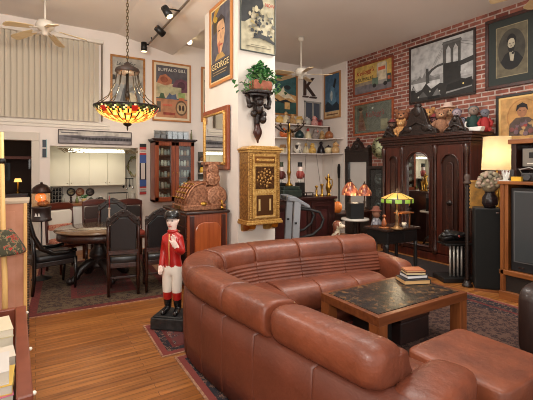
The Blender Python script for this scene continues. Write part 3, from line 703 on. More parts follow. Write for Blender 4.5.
# ================================================================== KITCHEN
t = thing('upper_cabinets', 'cream kitchen wall cabinets under the light', 'cabinet', (0, 8.75, 0))
MB().box(.22, 1.62, -.33, -.002, 1.24, 2.2).build('body', CREAM, t)
for i in range(4):
    u0 = .225 + i * .35
    dd = MB().box(u0, u0 + .342, -.35, -.331, 1.245, 2.19).build('door', CREAM, t, bevel=.004)
    MB().ball((u0 + (.31 if i % 2 == 0 else .03), -.355, 1.30), .01, 8, 6).build('knob', M((150, 140, 120), .4), dd)
t = thing('base_cabinets', 'white kitchen base cabinets beneath the counter', 'cabinet', (0, 8.75, 0))
MB().box(.22, 2.03, -.60, -.01, 0.1, .87).box(.22, 2.03, -.55, -.01, 0, .1).build('body', M((212, 210, 204), .6), t)
for i in range(5):
    u0 = .225 + i * .36
    dd = MB().box(u0, u0 + .35, -.62, -.602, .13, .86).build('door', M((212, 210, 204), .6), t, bevel=.004)
    MB().cyl((u0 + .31, -.63, .72), (u0 + .31, -.63, .80), .006).build('handle', CHROME, dd)
tag(MB().box(.21, 2.04, -.64, -.002, .872, .91).build('worktop', [OAKX], loc=(0, 8.75, 0), bevel=.004), 'wood edged kitchen counter', 'worktop')
t = thing('strip_light', 'long fluorescent light in a twig-wrapped holder under the kitchen lintel', 'light', (0, 7.87, 0))
MB().cyl((.52, .02, 1.925), (1.50, .02, 1.925), .03).build('tube', glow((255, 250, 226), 3.2), t)
MB().box(.34, 1.62, -.03, .06, 1.965, 1.998).build('batten', M((180, 172, 150), .6), t)
tw = MB(); rr = random.Random(2)
for i in range(30):
    u0 = rr.choice([rr.uniform(.34, .55), rr.uniform(1.46, 1.62), rr.uniform(.34, 1.62)]); h_ = 1.96
    tw.tube([(u0, -.04, h_), (u0 + rr.uniform(.03, .1), -.05 + rr.uniform(-.02, .02), h_ - rr.uniform(.02, .09)), (u0 + rr.uniform(.1, .2), -.045, h_ - rr.uniform(0, .05))], .006, 5)
tw.build('twigs', M((120, 104, 76), .8), t)
# plates on the backsplash
for px, c1, c2, lb in ((71, (52, 40, 32), (196, 178, 130), 'dark rimmed plate with a pale centre on the kitchen backsplash, nearest the spice rack'), (80, (150, 84, 50), (206, 170, 130), 'orange rimmed round plate on the kitchen backsplash, middle of three'), (90, (44, 36, 34), (130, 120, 112), 'dark rimmed plate with a grey centre on the kitchen backsplash, farthest from the spice rack')):
    p = W(px, 192, v=8.74)
    t = thing('wall_plate', lb, 'plate', p, group=None); t.scale = (.92, 1, .92)
    MB().lathe([(.085, 0), (.09, .012), (.06, .008)], 20, mat=Matrix.Rotation(PI / 2, 4, 'X')).build('rim', M(c1, .3), t)
    MB().lathe([(.06, .001), (.055, .01), (.001, .011)], 20, mat=Matrix.Rotation(PI / 2, 4, 'X')).build('centre', M(c2, .4, c2=c1, scale=30), t)
# spice rack of black bottles
t = thing('spice_rack', 'black wire rack of dark bottles on the kitchen counter', 'rack', (.335, 8.5, .911)); t.scale = (.68, .8, .76)
fr = MB()
for i in range(4): fr.box(-.17, .17, -.06, .06, .005 + i * .10, .013 + i * .10)
for x in (-.17, .17): fr.box(x - .006, x + .006, -.06, .06, 0, .42)
fr.build('frame', BLACK, t)
for i in range(4):
    for j in range(4):
        b = MB().lathe([(.03, 0), (.03, .055), (.014, .066), (.014, .08)], 10, (-.12 + j * .08, 0, .0135 + i * .10)).build('bottle', M((26, 22, 20), .25), t)
        MB().lathe([(.016, .078), (.016, .088)], 8, (-.12 + j * .08, 0, .0135 + i * .10)).build('cap', M((190, 186, 176), .4), b)
def counter(px, name, lb, cat, parts, v=8.4, g=None):
    t = thing(name, lb, cat, (W(px, 204, v=v).x, v, .911), group=g)
    for nm, mb, m in parts: mb.build(nm, m, t)
    return t
GL = glass_mat((210, 220, 210), .15)
counter(63, 'glass_bottle', 'small clear bottle on the kitchen counter beside the spice rack', 'bottle', [('body', MB().lathe([(.03, 0), (.03, .09), (.01, .12), (.01, .16)], 12), M((150, 148, 136), .15)), ('stopper', MB().lathe([(.012, .16), (.012, .18)], 8), BLACK)])
counter(71, 'pepper_mill', 'dark wooden pepper mill on the kitchen counter under the first plate', 'mill', [('body', MB().lathe([(.025, 0), (.028, .03), (.016, .06), (.024, .09)], 12), DWOOD), ('head', MB().ball((0, 0, .11), .024), DWOOD)])
counter(77, 'oil_bottle', 'green oil bottle on the kitchen counter', 'bottle', [('body', MB().lathe([(.03, 0), (.03, .06), (.012, .1), (.012, .13)], 12), M((110, 120, 70), .2)), ('cork', MB().lathe([(.011, .13), (.011, .15)], 8), TAN)])
t = counter(84, 'potted_herb', 'small potted green herb on the kitchen counter', 'plant', [('pot', MB().lathe([(.035, 0), (.05, .07), (.045, .075)], 14), M((206, 176, 120), .6))])
lv = MB(); rr = random.Random(4)
for i in range(26): lv.ball((rr.gauss(0, .035), rr.gauss(0, .025), .09 + rr.uniform(0, .06)), (.018, .014, .012), 6, 4)
lv.build('leaves', M((54, 110, 54), .6), t)
counter(91, 'sugar_bowl', 'squat dark bowl with a lid on the kitchen counter', 'bowl', [('bowl', MB().lathe([(.03, 0), (.06, .03), (.055, .06)], 14), M((70, 70, 54), .3)), ('lid', MB().lathe([(.055, .06), (.03, .08), (.008, .1)], 14), M((60, 60, 48), .3))])
counter(100.5, 'teapot', 'round black and white teapot on the kitchen counter', 'teapot', [('body', MB().ball((0, 0, .05), (.06, .06, .05)), M((50, 48, 46), .25)), ('spout', MB().tube([(.05, 0, .05), (.08, 0, .07), (.09, 0, .09)], [.014, .01, .008], 6), M((200, 196, 186), .3)), ('handle', MB().tube([(-.05, 0, .08), (-.085, 0, .07), (-.08, 0, .03), (-.05, 0, .025)], .008, 6), BLACK), ('lid', MB().ball((0, 0, .1), (.03, .03, .015)), M((200, 196, 186), .3))])
t = counter(118, 'dish_rack', 'black wire dish rack on the kitchen counter', 'rack', [('wire_frame', MB().tube([(-.22, -.1, .0), (-.22, -.1, .17), (.22, -.1, .17), (.22, -.1, 0)], .008, 6).tube([(-.22, .1, .0), (-.22, .1, .17), (.22, .1, .17), (.22, .1, 0)], .008, 6).tube([(-.22, -.1, .17), (-.22, .1, .17)], .006, 6).tube([(.22, -.1, .17), (.22, .1, .17)], .006, 6).tube([(-.22, -.1, .02), (.22, -.1, .02)], .006, 6), BLACK)])
t.scale = (.85, .8, 1)
counter(133, 'enamel_jug', 'pale jug standing at the end of the kitchen counter', 'jug', [('body', MB().lathe([(.05, 0), (.055, .08), (.035, .14), (.045, .17)], 14), M((196, 190, 180), .3)), ('handle', MB().tube([(.04, 0, .15), (.085, 0, .12), (.08, 0, .06), (.05, 0, .04)], .008, 6), M((196, 190, 180), .3))], v=8.28)
# tea towels and wreath at the right of the recess
t = thing('utensil_rail', 'black rail with hanging kitchen utensils', 'rail', (1.745, 8.745, 1.31))
MB().box(-.11, .11, -.02, -.005, .05, .065).build('rail', BLACK, t)
for i, hgt in enumerate((.16, .2, .14, .18)):
    MB().cyl((-.10 + i * .065, -.025, .05), (-.10 + i * .065, -.025, .05 - hgt), .006).ball((-.10 + i * .065, -.025, .04 - hgt), (.022, .008, .03)).build('utensil', CHROME if i % 2 else BLACK, t)
t = thing('dried_wreath', 'pale dried flower wreath hanging at the end of the kitchen', 'wreath', (1.865, 8.74, 1.63))
wr = MB(); rr = random.Random(8)
for i in range(60):
    a = rr.uniform(0, 2 * PI); wr.ball((.13 * math.cos(a) + rr.gauss(0, .015), -.035 + rr.gauss(0, .008), .2 * math.sin(a) + rr.gauss(0, .015)), rr.uniform(.012, .026), 6, 4, rr.randint(0, 2))
wr.build('blossoms', [M((206, 196, 160), .8), M((150, 150, 96), .8), M((190, 170, 140), .8)], t)
MB().tube([(.13 * math.cos(a), -.02, .2 * math.sin(a)) for a in [2 * PI * i / 24 for i in range(24)]], .012, 6, closed=True).build('hoop', M((110, 90, 60), .8), t)

# dim room beyond the doorway
t = thing('dark_dresser', 'dark dresser in the dim room beyond the doorway', 'dresser', (-.62, 9.15, 0))
MB().box(-.42, .5, -.2, .2, 0, 1.1).build('body', DWOOD, t, bevel=.01)
for i in range(3): MB().box(-.4, .48, -.215, -.2, .1 + i * .33, .4 + i * .33).build('drawer', MAHOG, t, bevel=.006)
t = thing('red_shelf', 'dull red shelf board high in the dim room beyond the doorway', 'shelf', (-.62, 9.4, 1.78))
MB().box(-.6, .56, -.18, .19, 0, .06).build('board', M((120, 54, 34), .5), t)
MB().box(-.6, -.57, -.15, .19, -.2, 0).build('bracket', DWOOD, t); MB().box(.5, .53, -.15, .19, -.2, 0).build('bracket', DWOOD, t)
t = thing('table_lamp', 'made-up tiny lamp glowing as a bright patch beyond the doorway', 'lamp', (-.30, 9.08, 1.101))  # lamp added to make a small bright patch in the dim room
MB().lathe([(.05, 0), (.04, .015), (.012, .03), (.012, .26)], 12).build('base', BRASS, t)
MB().lathe([(.07, .22), (.05, .29)], 14).build('shade', glow((255, 196, 110), 1.0), t)
t = thing('framed_picture', 'dark picture on the wall beyond the doorway', 'picture', (-.7, 9.59, 1.5))
MB().box(-.25, .25, -.03, -.003, -.16, .2).build('frame', BLACK, t)
MB().box(-.21, .21, -.034, -.03, -.12, .16).build('print', M((70, 66, 60), .6, c2=(40, 38, 36), scale=8), t)

# ================================================================== GLASS FRONTED CABINET
t = thing('china_cabinet', 'reddish wooden wall cabinet with two glazed doors and crockery inside', 'cabinet', (2.39, 7.796, 0))
w2, z0, z1, d = .405, .93, 2.13, .33
sh = MB().box(-w2, -w2 + .03, -d, -.002, z0, z1).box(w2 - .03, w2, -d, -.002, z0, z1).box(-w2, w2, -.02, -.002, z0, z1).box(-w2, w2, -d, -.002, z0, z0 + .04).box(-w2, w2, -d, -.002, z1 - .03, z1)
sh.build('case', CHERRY, t)
MB().box(-w2 - .05, w2 + .05, -d - .06, -.002, z1 + .02, z1 + .05).box(-w2 - .025, w2 + .025, -d - .03, -.002, z1, z1 + .02).build('cornice', DWOODX, t, bevel=.006)
SH = [z0 + .04 + i * .222 for i in range(5)]
for z in SH[1:]: MB().box(-w2 + .03, w2 - .03, -d + .06, -.02, z - .012, z).build('shelf', CHERRYX, t)
for sx in (-1, 1):
    x0, x1 = (-w2 + .005, -.004) if sx < 0 else (.004, w2 - .005)
    dd = MB()
    for q in ((x0, x1, z1 - .09, z1 - .01), (x0, x1, z0 + .01, z0 + .1), (x0, x0 + .075, z0 + .01, z1 - .01), (x1 - .075, x1, z0 + .01, z1 - .01)): dd.box(q[0], q[1], -d - .022, -d - .001, q[2], q[3])
    dd = dd.build('door', CHERRY, t, bevel=.005)
    MB().box(x0 + .07, x1 - .07, -d - .012, -d - .009, z0 + .09, z1 - .08).build('pane', glass_mat(refl=.05), dd)
    MB().ball((-sx * -.04 if sx > 0 else -.04, -d - .028, 1.5), .012, 8, 6).build('knob', BRASS, dd)
rr = random.Random(11)
names = ['lowest', 'second', 'middle', 'fourth', 'topmost']
for si, z in enumerate(SH):
    for sx in (-1, 1):
        for j in range(4):
            c = rr.choice([(236, 226, 210), (216, 200, 170), (190, 190, 184), (226, 200, 180), (160, 150, 130), (200, 150, 110)])
            hgt = rr.uniform(.09, .15)
            o = MB().lathe([(.022, 0), (.029, hgt * .25), (.030, hgt * .7), (.02, hgt * .85), (.026, hgt), (.018, hgt)], 10).build('crockery_jar', M(c, .35), loc=(2.39 + sx * .2 + (j - 1.5) * .064, 7.796 - .25, z + .0008))
            tag(o, 'small pale jar behind glass on the %s shelf of the %s door' % (names[si], 'left' if sx < 0 else 'right'), 'jar', 'crockery on the %s shelf, %s door' % (names[si], 'left' if sx < 0 else 'right'))
for i in range(6):
    o = MB().box(-.052, .052, -.05, .05, 0, .004).box(-.052, -.048, -.05, .05, 0, .16).box(.048, .052, -.05, .05, 0, .16).box(-.052, .052, -.05, -.046, 0, .16).box(-.052, .052, .046, .05, 0, .16)
    t2 = thing('glass_canister', 'square clear canister in the row on top of the glazed cabinet', 'canister', (2.39 - .32 + i * .117, 7.60, 2.1815), group='clear canisters along the cabinet top')
    o.build('glass_walls', glass_mat((236, 240, 242), .2), t2)
    MB().box(-.045, .045, -.043, .043, .005, .09).build('contents', M((206, 206, 212), .6), t2)
    MB().box(-.054, .054, -.052, .052, .16, .175).build('lid', M((196, 190, 186), .4), t2)
t = thing('green_bottle', 'slim tall green bottle at the end of the cabinet top', 'bottle', (2.39 + .40, 7.62, 2.1815))
MB().lathe([(.022, 0), (.022, .13), (.009, .17), (.009, .2)], 10).build('body', M((120, 118, 84), .2), t)
MB().lathe([(.011, .2), (.011, .215)], 8).build('cap', M((70, 60, 40), .4), t)

# small lit wall shelf behind the cash register
p = W(203, 165, v=7.7)
t = thing('display_shelf', 'small white three tier wall shelf behind the cash register', 'shelf', (p.x + .06, 7.796, 0))
MB().box(-.14, .14, -.012, -.002, 1.25, 1.95).build('back', M((84, 80, 72), .7), t)
for z in (1.32, 1.47, 1.72): MB().box(-.15, .15, -.14, -.012, z, z + .03).build('shelf_board', WHITE, t)
t2 = thing('yellow_figurine', 'small yellow figurine on the little wall shelf by the register', 'figurine', (p.x - .02, 7.72, 1.501))
MB().lathe([(.04, 0), (.05, .05), (.03, .11), (.001, .13)], 12).build('body', M((224, 176, 60), .4), t2)
MB().ball((0, 0, .14), .03).build('head', M((40, 30, 24), .4), t2)
t2 = thing('brown_figurine', 'small brown figurine on the upper board of the little wall shelf', 'figurine', (p.x - .02, 7.72, 1.751))
MB().lathe([(.035, 0), (.045, .04), (.02, .08)], 12).build('body', M((110, 84, 60), .4), t2)
MB().ball((0, 0, .1), .025).build('head', M((90, 70, 50), .4), t2)

# ================================================================== DINING SET
TC = Vector((.78, 5.90, .009)); TR = .57
t = thing('dining_table', 'round polished dark dining table on a carved claw pedestal', 'table', TC)
MB().lathe([(.001, .712), (TR - .03, .712), (TR, .72), (TR + .004, .732), (TR - .006, .745), (.001, .745)], 56).build('tabletop', M((134, 110, 84), .12, c2=(104, 78, 56), scale=5, coat=.6), t)
MB().lathe([(TR - .06, .60), (TR - .03, .61), (TR - .035, .712), (TR - .09, .712), (TR - .09, .60)], 48).build('apron', CARVEDR, t)
MB().lathe([(.10, .60), (.09, .54), (.07, .48), (.12, .40), (.13, .34), (.08, .28), (.12, .22), (.12, .18)], 24).build('pedestal', CARVED, t)
for i in range(4):
    a = PI / 4 + i * PI / 2 - .5
    c, s = math.cos(a), math.sin(a)
    MB().tube([(c * q, s * q, z) for q, z in ((.06, .24), (.16, .25), (.25, .19), (.31, .10), (.36, .055), (.40, .05))], [.06, .065, .055, .045, .05, .04], 8).ball((c * .40, s * .40, .05), .05, 10, 6).build('claw_foot', CARVED, t)

def leather_chair(label, loc, rz):
    """faces local +y; tall carved frame, leather back and seat"""
    t = thing('dining_chair', label, 'chair', loc, rz, 'carved black leather dining chairs')
    st = MB().pillow((0, .02, .44), (.235, .225, .055), .3).build('seat', BLEATHER, t)
    MB().box(-.23, .23, -.2, .24, .34, .405).build('seat_rail', CARVEDR, t, bevel=.008)
    bk = MB()
    for s in (-1, 1):
        bk.tube([(s * .205, -.21, .002), (s * .205, -.215, .40), (s * .21, -.235, .7), (s * .205, -.29, .98)], [.022, .026, .024, .022], 8)
    bk.box(-.2, .2, -.25, -.215, .52, .57)
    bk.build('back_frame', CARVEDR, t)
    p = [(-.18, .56), (.18, .56), (.185, .88), (.12, .93), (.06, .985), (-.06, .985), (-.12, .93), (-.185, .88)]
    sh_ = Matrix(((1, 0, 0, 0), (0, 1, -.17, -.125), (0, 0, 1, 0), (0, 0, 0, 1)))
    MB().prism(p, -.022, .022, 'y', 0, sh_).build('backrest', BLEATHER, t, bevel=.014, seg=3)
    cr = MB()
    p2 = [(-.23, .86), (-.235, .94), (-.17, .99), (-.13, 1.02), (-.06, 1.06), (0, 1.085), (.06, 1.06), (.13, 1.02), (.17, .99), (.235, .94), (.23, .86), (.19, .885), (.12, .935), (.06, .99), (-.06, .99), (-.12, .935), (-.19, .885)]
    cr.prism(p2, -.028, .028, 'y', 0, sh_)
    for x, z in ((0, 1.05), (-.1, 1.01), (.1, 1.01), (-.19, .95), (.19, .95)): cr.ball(sh_ @ Vector((x, 0, z)), (.035, .036, .028), 10, 6)
    cr.build('crest_rail', CARVED, t, bevel=.008)
    for s in (-1, 1):
        MB().tube([(s * .2, .21, .38), (s * .205, .23, .25), (s * .2, .22, .1), (s * .2, .235, .02), (s * .2, .24, .002)], [.032, .026, .018, .024, .026], 8).build('leg', CARVEDR, t)
    MB().box(-.2, .2, .0, .025, .16, .19).box(-.215, -.19, -.21, .22, .16, .19).box(.19, .215, -.21, .22, .16, .19).build('stretcher', CARVEDR, t, bevel=.005)
    return t
def facing(loc, tgt): return math.atan2(tgt[1] - loc[1], tgt[0] - loc[0]) - PI / 2
L = (.975, 5.155, .0135); leather_chair('tall carved black leather chair pulled up to the near side of the dining table', L, -.20).scale = (.84, .9, 1)
L = (1.41, 5.10, .0135); leather_chair('tall carved black leather chair partly hidden by the jockey statue', L, -.16).scale = (.84, .9, 1)
L = (1.02, 6.58, .0135); leather_chair('carved black leather chair facing the room from behind the dining table', L, facing(L, TC))

def cushion_chair(label, loc, rz, pad, pad2):
    t = thing('side_chair', label, 'chair', loc, rz, 'wooden side chairs behind the dining table')
    MB().box(-.22, .22, -.2, .22, .38, .43).build('seat_rail', MAHOGX, t, bevel=.01)
    MB().pillow((0, .01, .45), (.21, .2, .04), .35).build('seat', pad2, t)
    for s in (-1, 1):
        MB().tube([(s * .2, -.2, .002), (s * .2, -.2, .42), (s * .205, -.22, .75), (s * .205, -.25, 1.0)], .02, 8).build('post', MAHOG, t)
        MB().tube([(s * .2, .2, .4), (s * .2, .2, .002)], [.024, .016], 8).build('leg', MAHOG, t)
    MB().prism([(-.225, .92), (-.225, 1.0), (-.15, 1.03), (0, 1.045), (.15, 1.03), (.225, 1.0), (.225, .92)], -.27, -.225, 'y').build('crest_rail', MAHOGX, t, bevel=.012)
    MB().pillow((0, -.215, .80), (.185, .03, .115), .25).build('back_pad', pad, t)
    MB().pillow((0, -.2, .655), (.185, .04, .045), .3).build('lower_pad', pad2, t)
    return t
REDF = M((150, 52, 48), .8, c2=(196, 150, 120), scale=34)
L = (.42, 6.68, .0135); cushion_chair('wooden chair with cream back pad and red band behind the dining table', L, facing(L, TC), M((214, 206, 192), .8), REDF)
L = (.93, 7.22, .0); cushion_chair('wooden topped chair behind the black leather chair, nearest the counter herb', L, PI, M((60, 44, 40), .7), M((70, 40, 36), .8))
L = (1.47, 7.0, .0); cushion_chair('wooden topped chair behind the table near the striped sign', L, PI, M((44, 36, 34), .7), M((150, 60, 44), .8))

# black curved armchair seen from the side, left of the table
L = Vector((.16, 5.80, .0135))
t = thing('curved_armchair', 'black lacquered armchair with sweeping curved sides, at the table end', 'chair', L, -PI / 2 + .25)
for s in (-1, 1):
    fr = MB()
    fr.tube([(s * .24, -.34, 1.12), (s * .24, -.30, .95), (s * .245, -.25, .74), (s * .25, -.17, .58), (s * .25, -.03, .50), (s * .25, .12, .49), (s * .25, .25, .51)], [.024, .028, .03, .032, .032, .028, .024], 8)
    fr.tube([(s * .24, -.27, .84), (s * .24, -.24, .5), (s * .24, -.24, .2), (s * .24, -.26, .002)], [.02, .026, .024, .02], 8)
    fr.build('side_frame', BLACKG, t)
    MB().tube([(s * .23, .24, .42), (s * .23, .25, .2), (s * .23, .24, .002)], [.03, .022, .016], 8).build('leg', BLACKG, t)
MB().pillow((0, .02, .435), (.24, .26, .05), .3).build('seat', BLEATHER, t)
MB().box(-.23, .23, -.22, .24, .33, .395).build('seat_rail', CARVED, t, bevel=.008)
MB().pillow((0, -.285, .86), (.21, .025, .16), .3, mat=None).build('backrest', BLEATHER, t)
MB().prism([(-.25, 1.02), (-.25, 1.1), (0, 1.17), (.25, 1.1), (.25, 1.02)], -.355, -.305, 'y').build('crest_rail', CARVED, t, bevel=.01)

# things on the dining table
t = thing('red_bowl', 'shallow red bowl with orange flowers on the dining table', 'bowl', (TC.x + .34, TC.y + .12, .755))
MB().lathe([(.04, 0), (.09, .03), (.10, .045), (.085, .04)], 18).build('bowl', M((150, 44, 30), .3), t)
fl = MB(); rr = random.Random(12)
for i in range(16): fl.ball((rr.gauss(0, .04), rr.gauss(0, .035), .05 + rr.uniform(0, .04)), rr.uniform(.014, .026), 7, 5, i % 2)
fl.build('flowers', [M((206, 84, 50), .6), M((190, 50, 34), .6)], t)
t = thing('taper_candlestick', 'tall barley-twist candlestick with a red taper on the dining table', 'candlestick', (TC.x + .12, TC.y - .1, .755))
cs = MB().lathe([(.045, 0), (.03, .02), (.014, .035), (.014, .05)], 14)
cs.lathe([(.011 + .004 * (i % 2), .05 + i * .008) for i in range(26)], 8)
cs.lathe([(.013, .255), (.022, .265), (.012, .28)], 10)
cs.build('stick', M((196, 170, 150), .35), t)
MB().cyl((0, 0, .275), (0, 0, .45), .009, .006).build('taper', M((128, 40, 40), .5), t)

# lantern on a pole beside the armchair
p = W(41.5, 222, v=6.35)
LZ = lambda z: (z - 1.10) * 1.25 + .84
t = thing('gumball_lantern', 'copper domed glass lantern glowing orange on a dark pole stand', 'lantern', (p.x, 6.35, 0))
MB().lathe([(.13, .002), (.13, .02), (.03, .05), (.012, .07)], 18).cyl((0, 0, .06), (0, 0, LZ(1.115)), .011).build('pole_stand', BLACK, t)
MB().lathe([(.1 * 1.25, LZ(1.10)), (.11 * 1.25, LZ(1.115)), (.095 * 1.25, LZ(1.13)), (.095 * 1.25, LZ(1.24)), (.105 * 1.25, LZ(1.25)), (.1 * 1.25, LZ(1.265))], 18).build('base', M((44, 30, 28), .4), t)
MB().lathe([(.092 * 1.25, LZ(1.262)), (.1 * 1.25, LZ(1.32)), (.1 * 1.25, LZ(1.40)), (.09 * 1.25, LZ(1.43))], 18).build('glass_globe', glass_mat((255, 236, 210), .15), t)
MB().ball((-.01, -.01, LZ(1.37)), (.07, .07, .065)).build('glow_bulb', glow((255, 120, 40), .9), t)
MB().ball((.02, -.02, LZ(1.30)), (.08, .08, .05)).build('sweets', M((190, 140, 100), .5, c2=(120, 70, 50), scale=60), t)
MB().lathe([(.108 * 1.25, LZ(1.42)), (.105 * 1.25, LZ(1.44)), (.09 * 1.25, LZ(1.48)), (.05 * 1.25, LZ(1.515)), (.015 * 1.25, LZ(1.525)), (.012 * 1.25, LZ(1.545))], 18).build('dome', M((48, 28, 22), .4, .5), t)
for x in (-.03, .012):
    MB().prism([(x, LZ(1.16)), (x + .035, LZ(1.16)), (x + .017, LZ(1.2))], -.125, -.118, 'y', 0, Matrix.Rotation(-.5, 4, 'Z')).build('white_mark', M((226, 222, 214), .6), t)

# ================================================================== LEFT FOREGROUND
t = thing('panelled_cabinet', 'tall pink-tan cabinet with a cream edged corner at the frame edge', 'cabinet', (-.52, 4.2, 0))
MB().box(-.55, .44, 0, .42, 0, 1.27).build('body', M((196, 142, 116), .7, c2=(178, 122, 92), scale=5), t)
MB().box(-.56, .47, -.012, .43, 1.27, 1.30).build('top', M((176, 158, 136), .6), t, bevel=.005)
MB().box(.425, .455, -.018, .012, 0, 1.27).build('corner_post', M((226, 178, 108), .5), t, bevel=.006)
bd = MB()
for i in range(52): bd.ball((.462, -.005, .03 + i * .024), .011, 6, 4)
bd.build('beaded_edge', M((62, 46, 34), .5), t)
MB().box(-.02, .36, -.006, 0, .1, 1.2).build('front_panel', M((200, 146, 122), .7, c2=(184, 128, 98), scale=5), t)

p = W(5, 300, v=3.98)
t = thing('standing_lamp', 'cream poled standing lamp with a woven red and green shade, before the pink-tan cabinet', 'lamp', (p.x, p.y, 0))
top = W(1.2, 132, v=3.98) - Vector((p.x, p.y, 0))
MB().lathe([(.12, .002), (.12, .02), (.04, .05), (.025, .08)], 20).build('base', M((214, 172, 112), .5), t)
MB().tube([(0, 0, .05), (0, 0, .6), (top.x * .5, 0, 1.1), (top.x, 0, top.z)], [.024, .022, .02, .018], 10).build('pole', M((232, 190, 122), .45), t)
MB().ball((top.x * .8, 0, 1.66), .03).build('knob', BLACK, t)
RS = rug_mat([(128, 26, 26), (66, 76, 50), (160, 36, 34), (110, 104, 76), (60, 58, 42)], 12)
MB().lathe([(.155, .865), (.158, .885), (.145, .91), (.105, .985), (.07, 1.04), (.05, 1.07)], 28).build('lamp_shade', RS, t)

# open box of books and papers
RB = M((128, 66, 46), .4, c2=(108, 52, 36), scale=4, coat=.2)
t = thing('storage_box', 'low reddish brown open box holding papers and books by the frame edge', 'box', (0, 0, 0))
r0, r1 = W(26, 305, z=.45), W(33.5, 394, z=.45)
a = r0 - r1; a.z = 0; a.normalize(); nrm = Vector((-a.y, a.x, 0))
def Q(along, across, z): return r1 + a * along + nrm * across + Vector((0, 0, z - .45))
LEN = (r0 - r1).length
def qbox(mb, a0, a1, c0, c1, z0, z1):
    vs = [Q(x, y, z) for z in (z0, z1) for y in (c0, c1) for x in (a0, a1)]
    mb.add(vs, [(0, 2, 3, 1), (4, 5, 7, 6), (0, 1, 5, 4), (2, 6, 7, 3), (0, 4, 6, 2), (1, 3, 7, 5)])
    return mb
qbox(MB(), 0, LEN, 0, .075, 0.02, .45).build('side_board', RB, t, bevel=.008)
qbox(MB(), 0, LEN, .60, .675, 0.02, .45).build('side_board', RB, t, bevel=.008)
qbox(MB(), LEN - .05, LEN, .075, .60, 0.02, .45).build('end_board', RB, t, bevel=.008)
qbox(MB(), -.04, .045, .0, .675, .02, .40).build('end_board', CHERRY, t, bevel=.008)
qbox(MB(), 0.045, LEN - .05, .075, .60, .02, .05).build('bottom_board', RB, t)
qbox(MB(), 0.046, .80, .076, .599, .051, .169).build('inner_shelf', RB, t)
qbox(MB(), 0.81, LEN - .051, .076, .599, .051, .119).build('inner_shelf', RB, t)
st = MB()
for px, py in ((27.5, 312), (31.5, 348), (35, 392)):
    q = W(px - 1, py, z=.44); st.ball(Q((q - r1).dot(a), -.004, .435), .012, 8, 6)
st.build('studs', M((226, 220, 206), .4), t)
def book(name, label, al, ac, z, l, w, h, c, pages=(224, 214, 192), rz=0.0, cat='book', g=None):
    base = Q(al, ac, z); rot = math.atan2(a.y, a.x) + rz
    t = thing(name, label, cat, base, rot, g)
    MB().box(-l / 2 + .004, l / 2 - .004, -w / 2 + .003, w / 2, .004, h - .004).build('pages', M(pages, .8), t)
    m = M(c, .5)
    MB().box(-l / 2, l / 2, -w / 2, w / 2 + .002, 0, .0035).box(-l / 2, l / 2, -w / 2, w / 2 + .002, h - .0035, h).box(-l / 2, l / 2, w / 2 - .001, w / 2 + .003, 0, h).build('cover', m, t)
    return h
z = .17
for i, (lb, c, h) in enumerate((('grey book at the bottom of the near stack in the box', (120, 112, 106), .09), ('brown book under the pink one in the box', (130, 92, 70), .09), ('pink spined book in the near stack in the box', (206, 110, 140), .06), ('white and yellow magazine pile topping the near stack', (206, 170, 80), .05), ('white book on top of the near stack in the box', (200, 196, 190), .07))):
    z += book('book', lb, 0.22 + .015 * i, .275 - .006 * (i % 2), z, .26 - .02 * (i % 2), .37 - .03 * (i % 3 == 1), h, c, (196, 188, 172), rz=.05 * (i % 3) - .05) + .0008
z = .17
for i, (lb, c, h) in enumerate((('dark red book at the bottom of the middle stack in the box', (96, 40, 40), .12), ('tan book in the middle stack in the box', (176, 128, 92), .10), ('white booklet topping the middle stack in the box', (206, 196, 180), .06))):
    z += book('book', lb, .60, .255 - .005 * i, z, .28 - .05 * i, .33, h, c, (190, 180, 164), rz=.06 * i - .04) + .0008
z = .12
for i, (lb, c, h) in enumerate((('black box file at the far end of the open box', (40, 36, 36), .2), ('cream folder on the black file in the box', (232, 214, 160), .12), ('white papers topping the far pile in the box', (214, 204, 176), .05))):
    z += book('folder' if i else 'box_file', lb, 1.02, .27, z, .3, .34, h, c, rz=.1 if i else 0, cat='folder') + .0008
# ================================================================== SOFA
def catmull(pts, n=24):
    P = [Vector((*p, 0)) for p in pts]
    P = [P[0] * 2 - P[1]] + P + [P[-1] * 2 - P[-2]]
    out = []
    for i in range(1, len(P) - 2):
        p0, p1, p2, p3 = P[i - 1:i + 3]
        for k in range(n):
            s = k / n
            out.append(.5 * (2 * p1 + (p2 - p0) * s + (2 * p0 - 5 * p1 + 4 * p2 - p3) * s * s + (3 * p1 - p0 - 3 * p2 + p3) * s ** 3))
    out.append(P[-2]); return out
RAW = catmull([(1.345, .92), (1.275, 1.25), (1.19, 1.85), (1.115, 2.4), (1.075, 2.9), (1.115, 3.22), (1.28, 3.52), (1.60, 3.70), (2.1, 3.73), (2.8, 3.62), (3.52, 3.47)])
ARC = [0.0]
for i in range(1, len(RAW)): ARC.append(ARC[-1] + (RAW[i] - RAW[i - 1]).length)
TOT = ARC[-1]
def at_s(s):
    s = max(0, min(TOT, s))
    for i in range(1, len(ARC)):
        if ARC[i] >= s: break
    f = (s - ARC[i - 1]) / (ARC[i] - ARC[i - 1])
    p = RAW[i - 1].lerp(RAW[i], f)
    a, b = RAW[max(0, i - 3)], RAW[min(len(RAW) - 1, i + 2)]
    T = (b - a).normalized()
    return p, T, Vector((T.y, -T.x, 0))
def s_of(v=None, u=None):
    for i in range(len(RAW)):
        if v is not None and RAW[i].y >= v: return ARC[i]
        if u is not None and RAW[i].y > 3.4 and RAW[i].x >= u: return ARC[i]
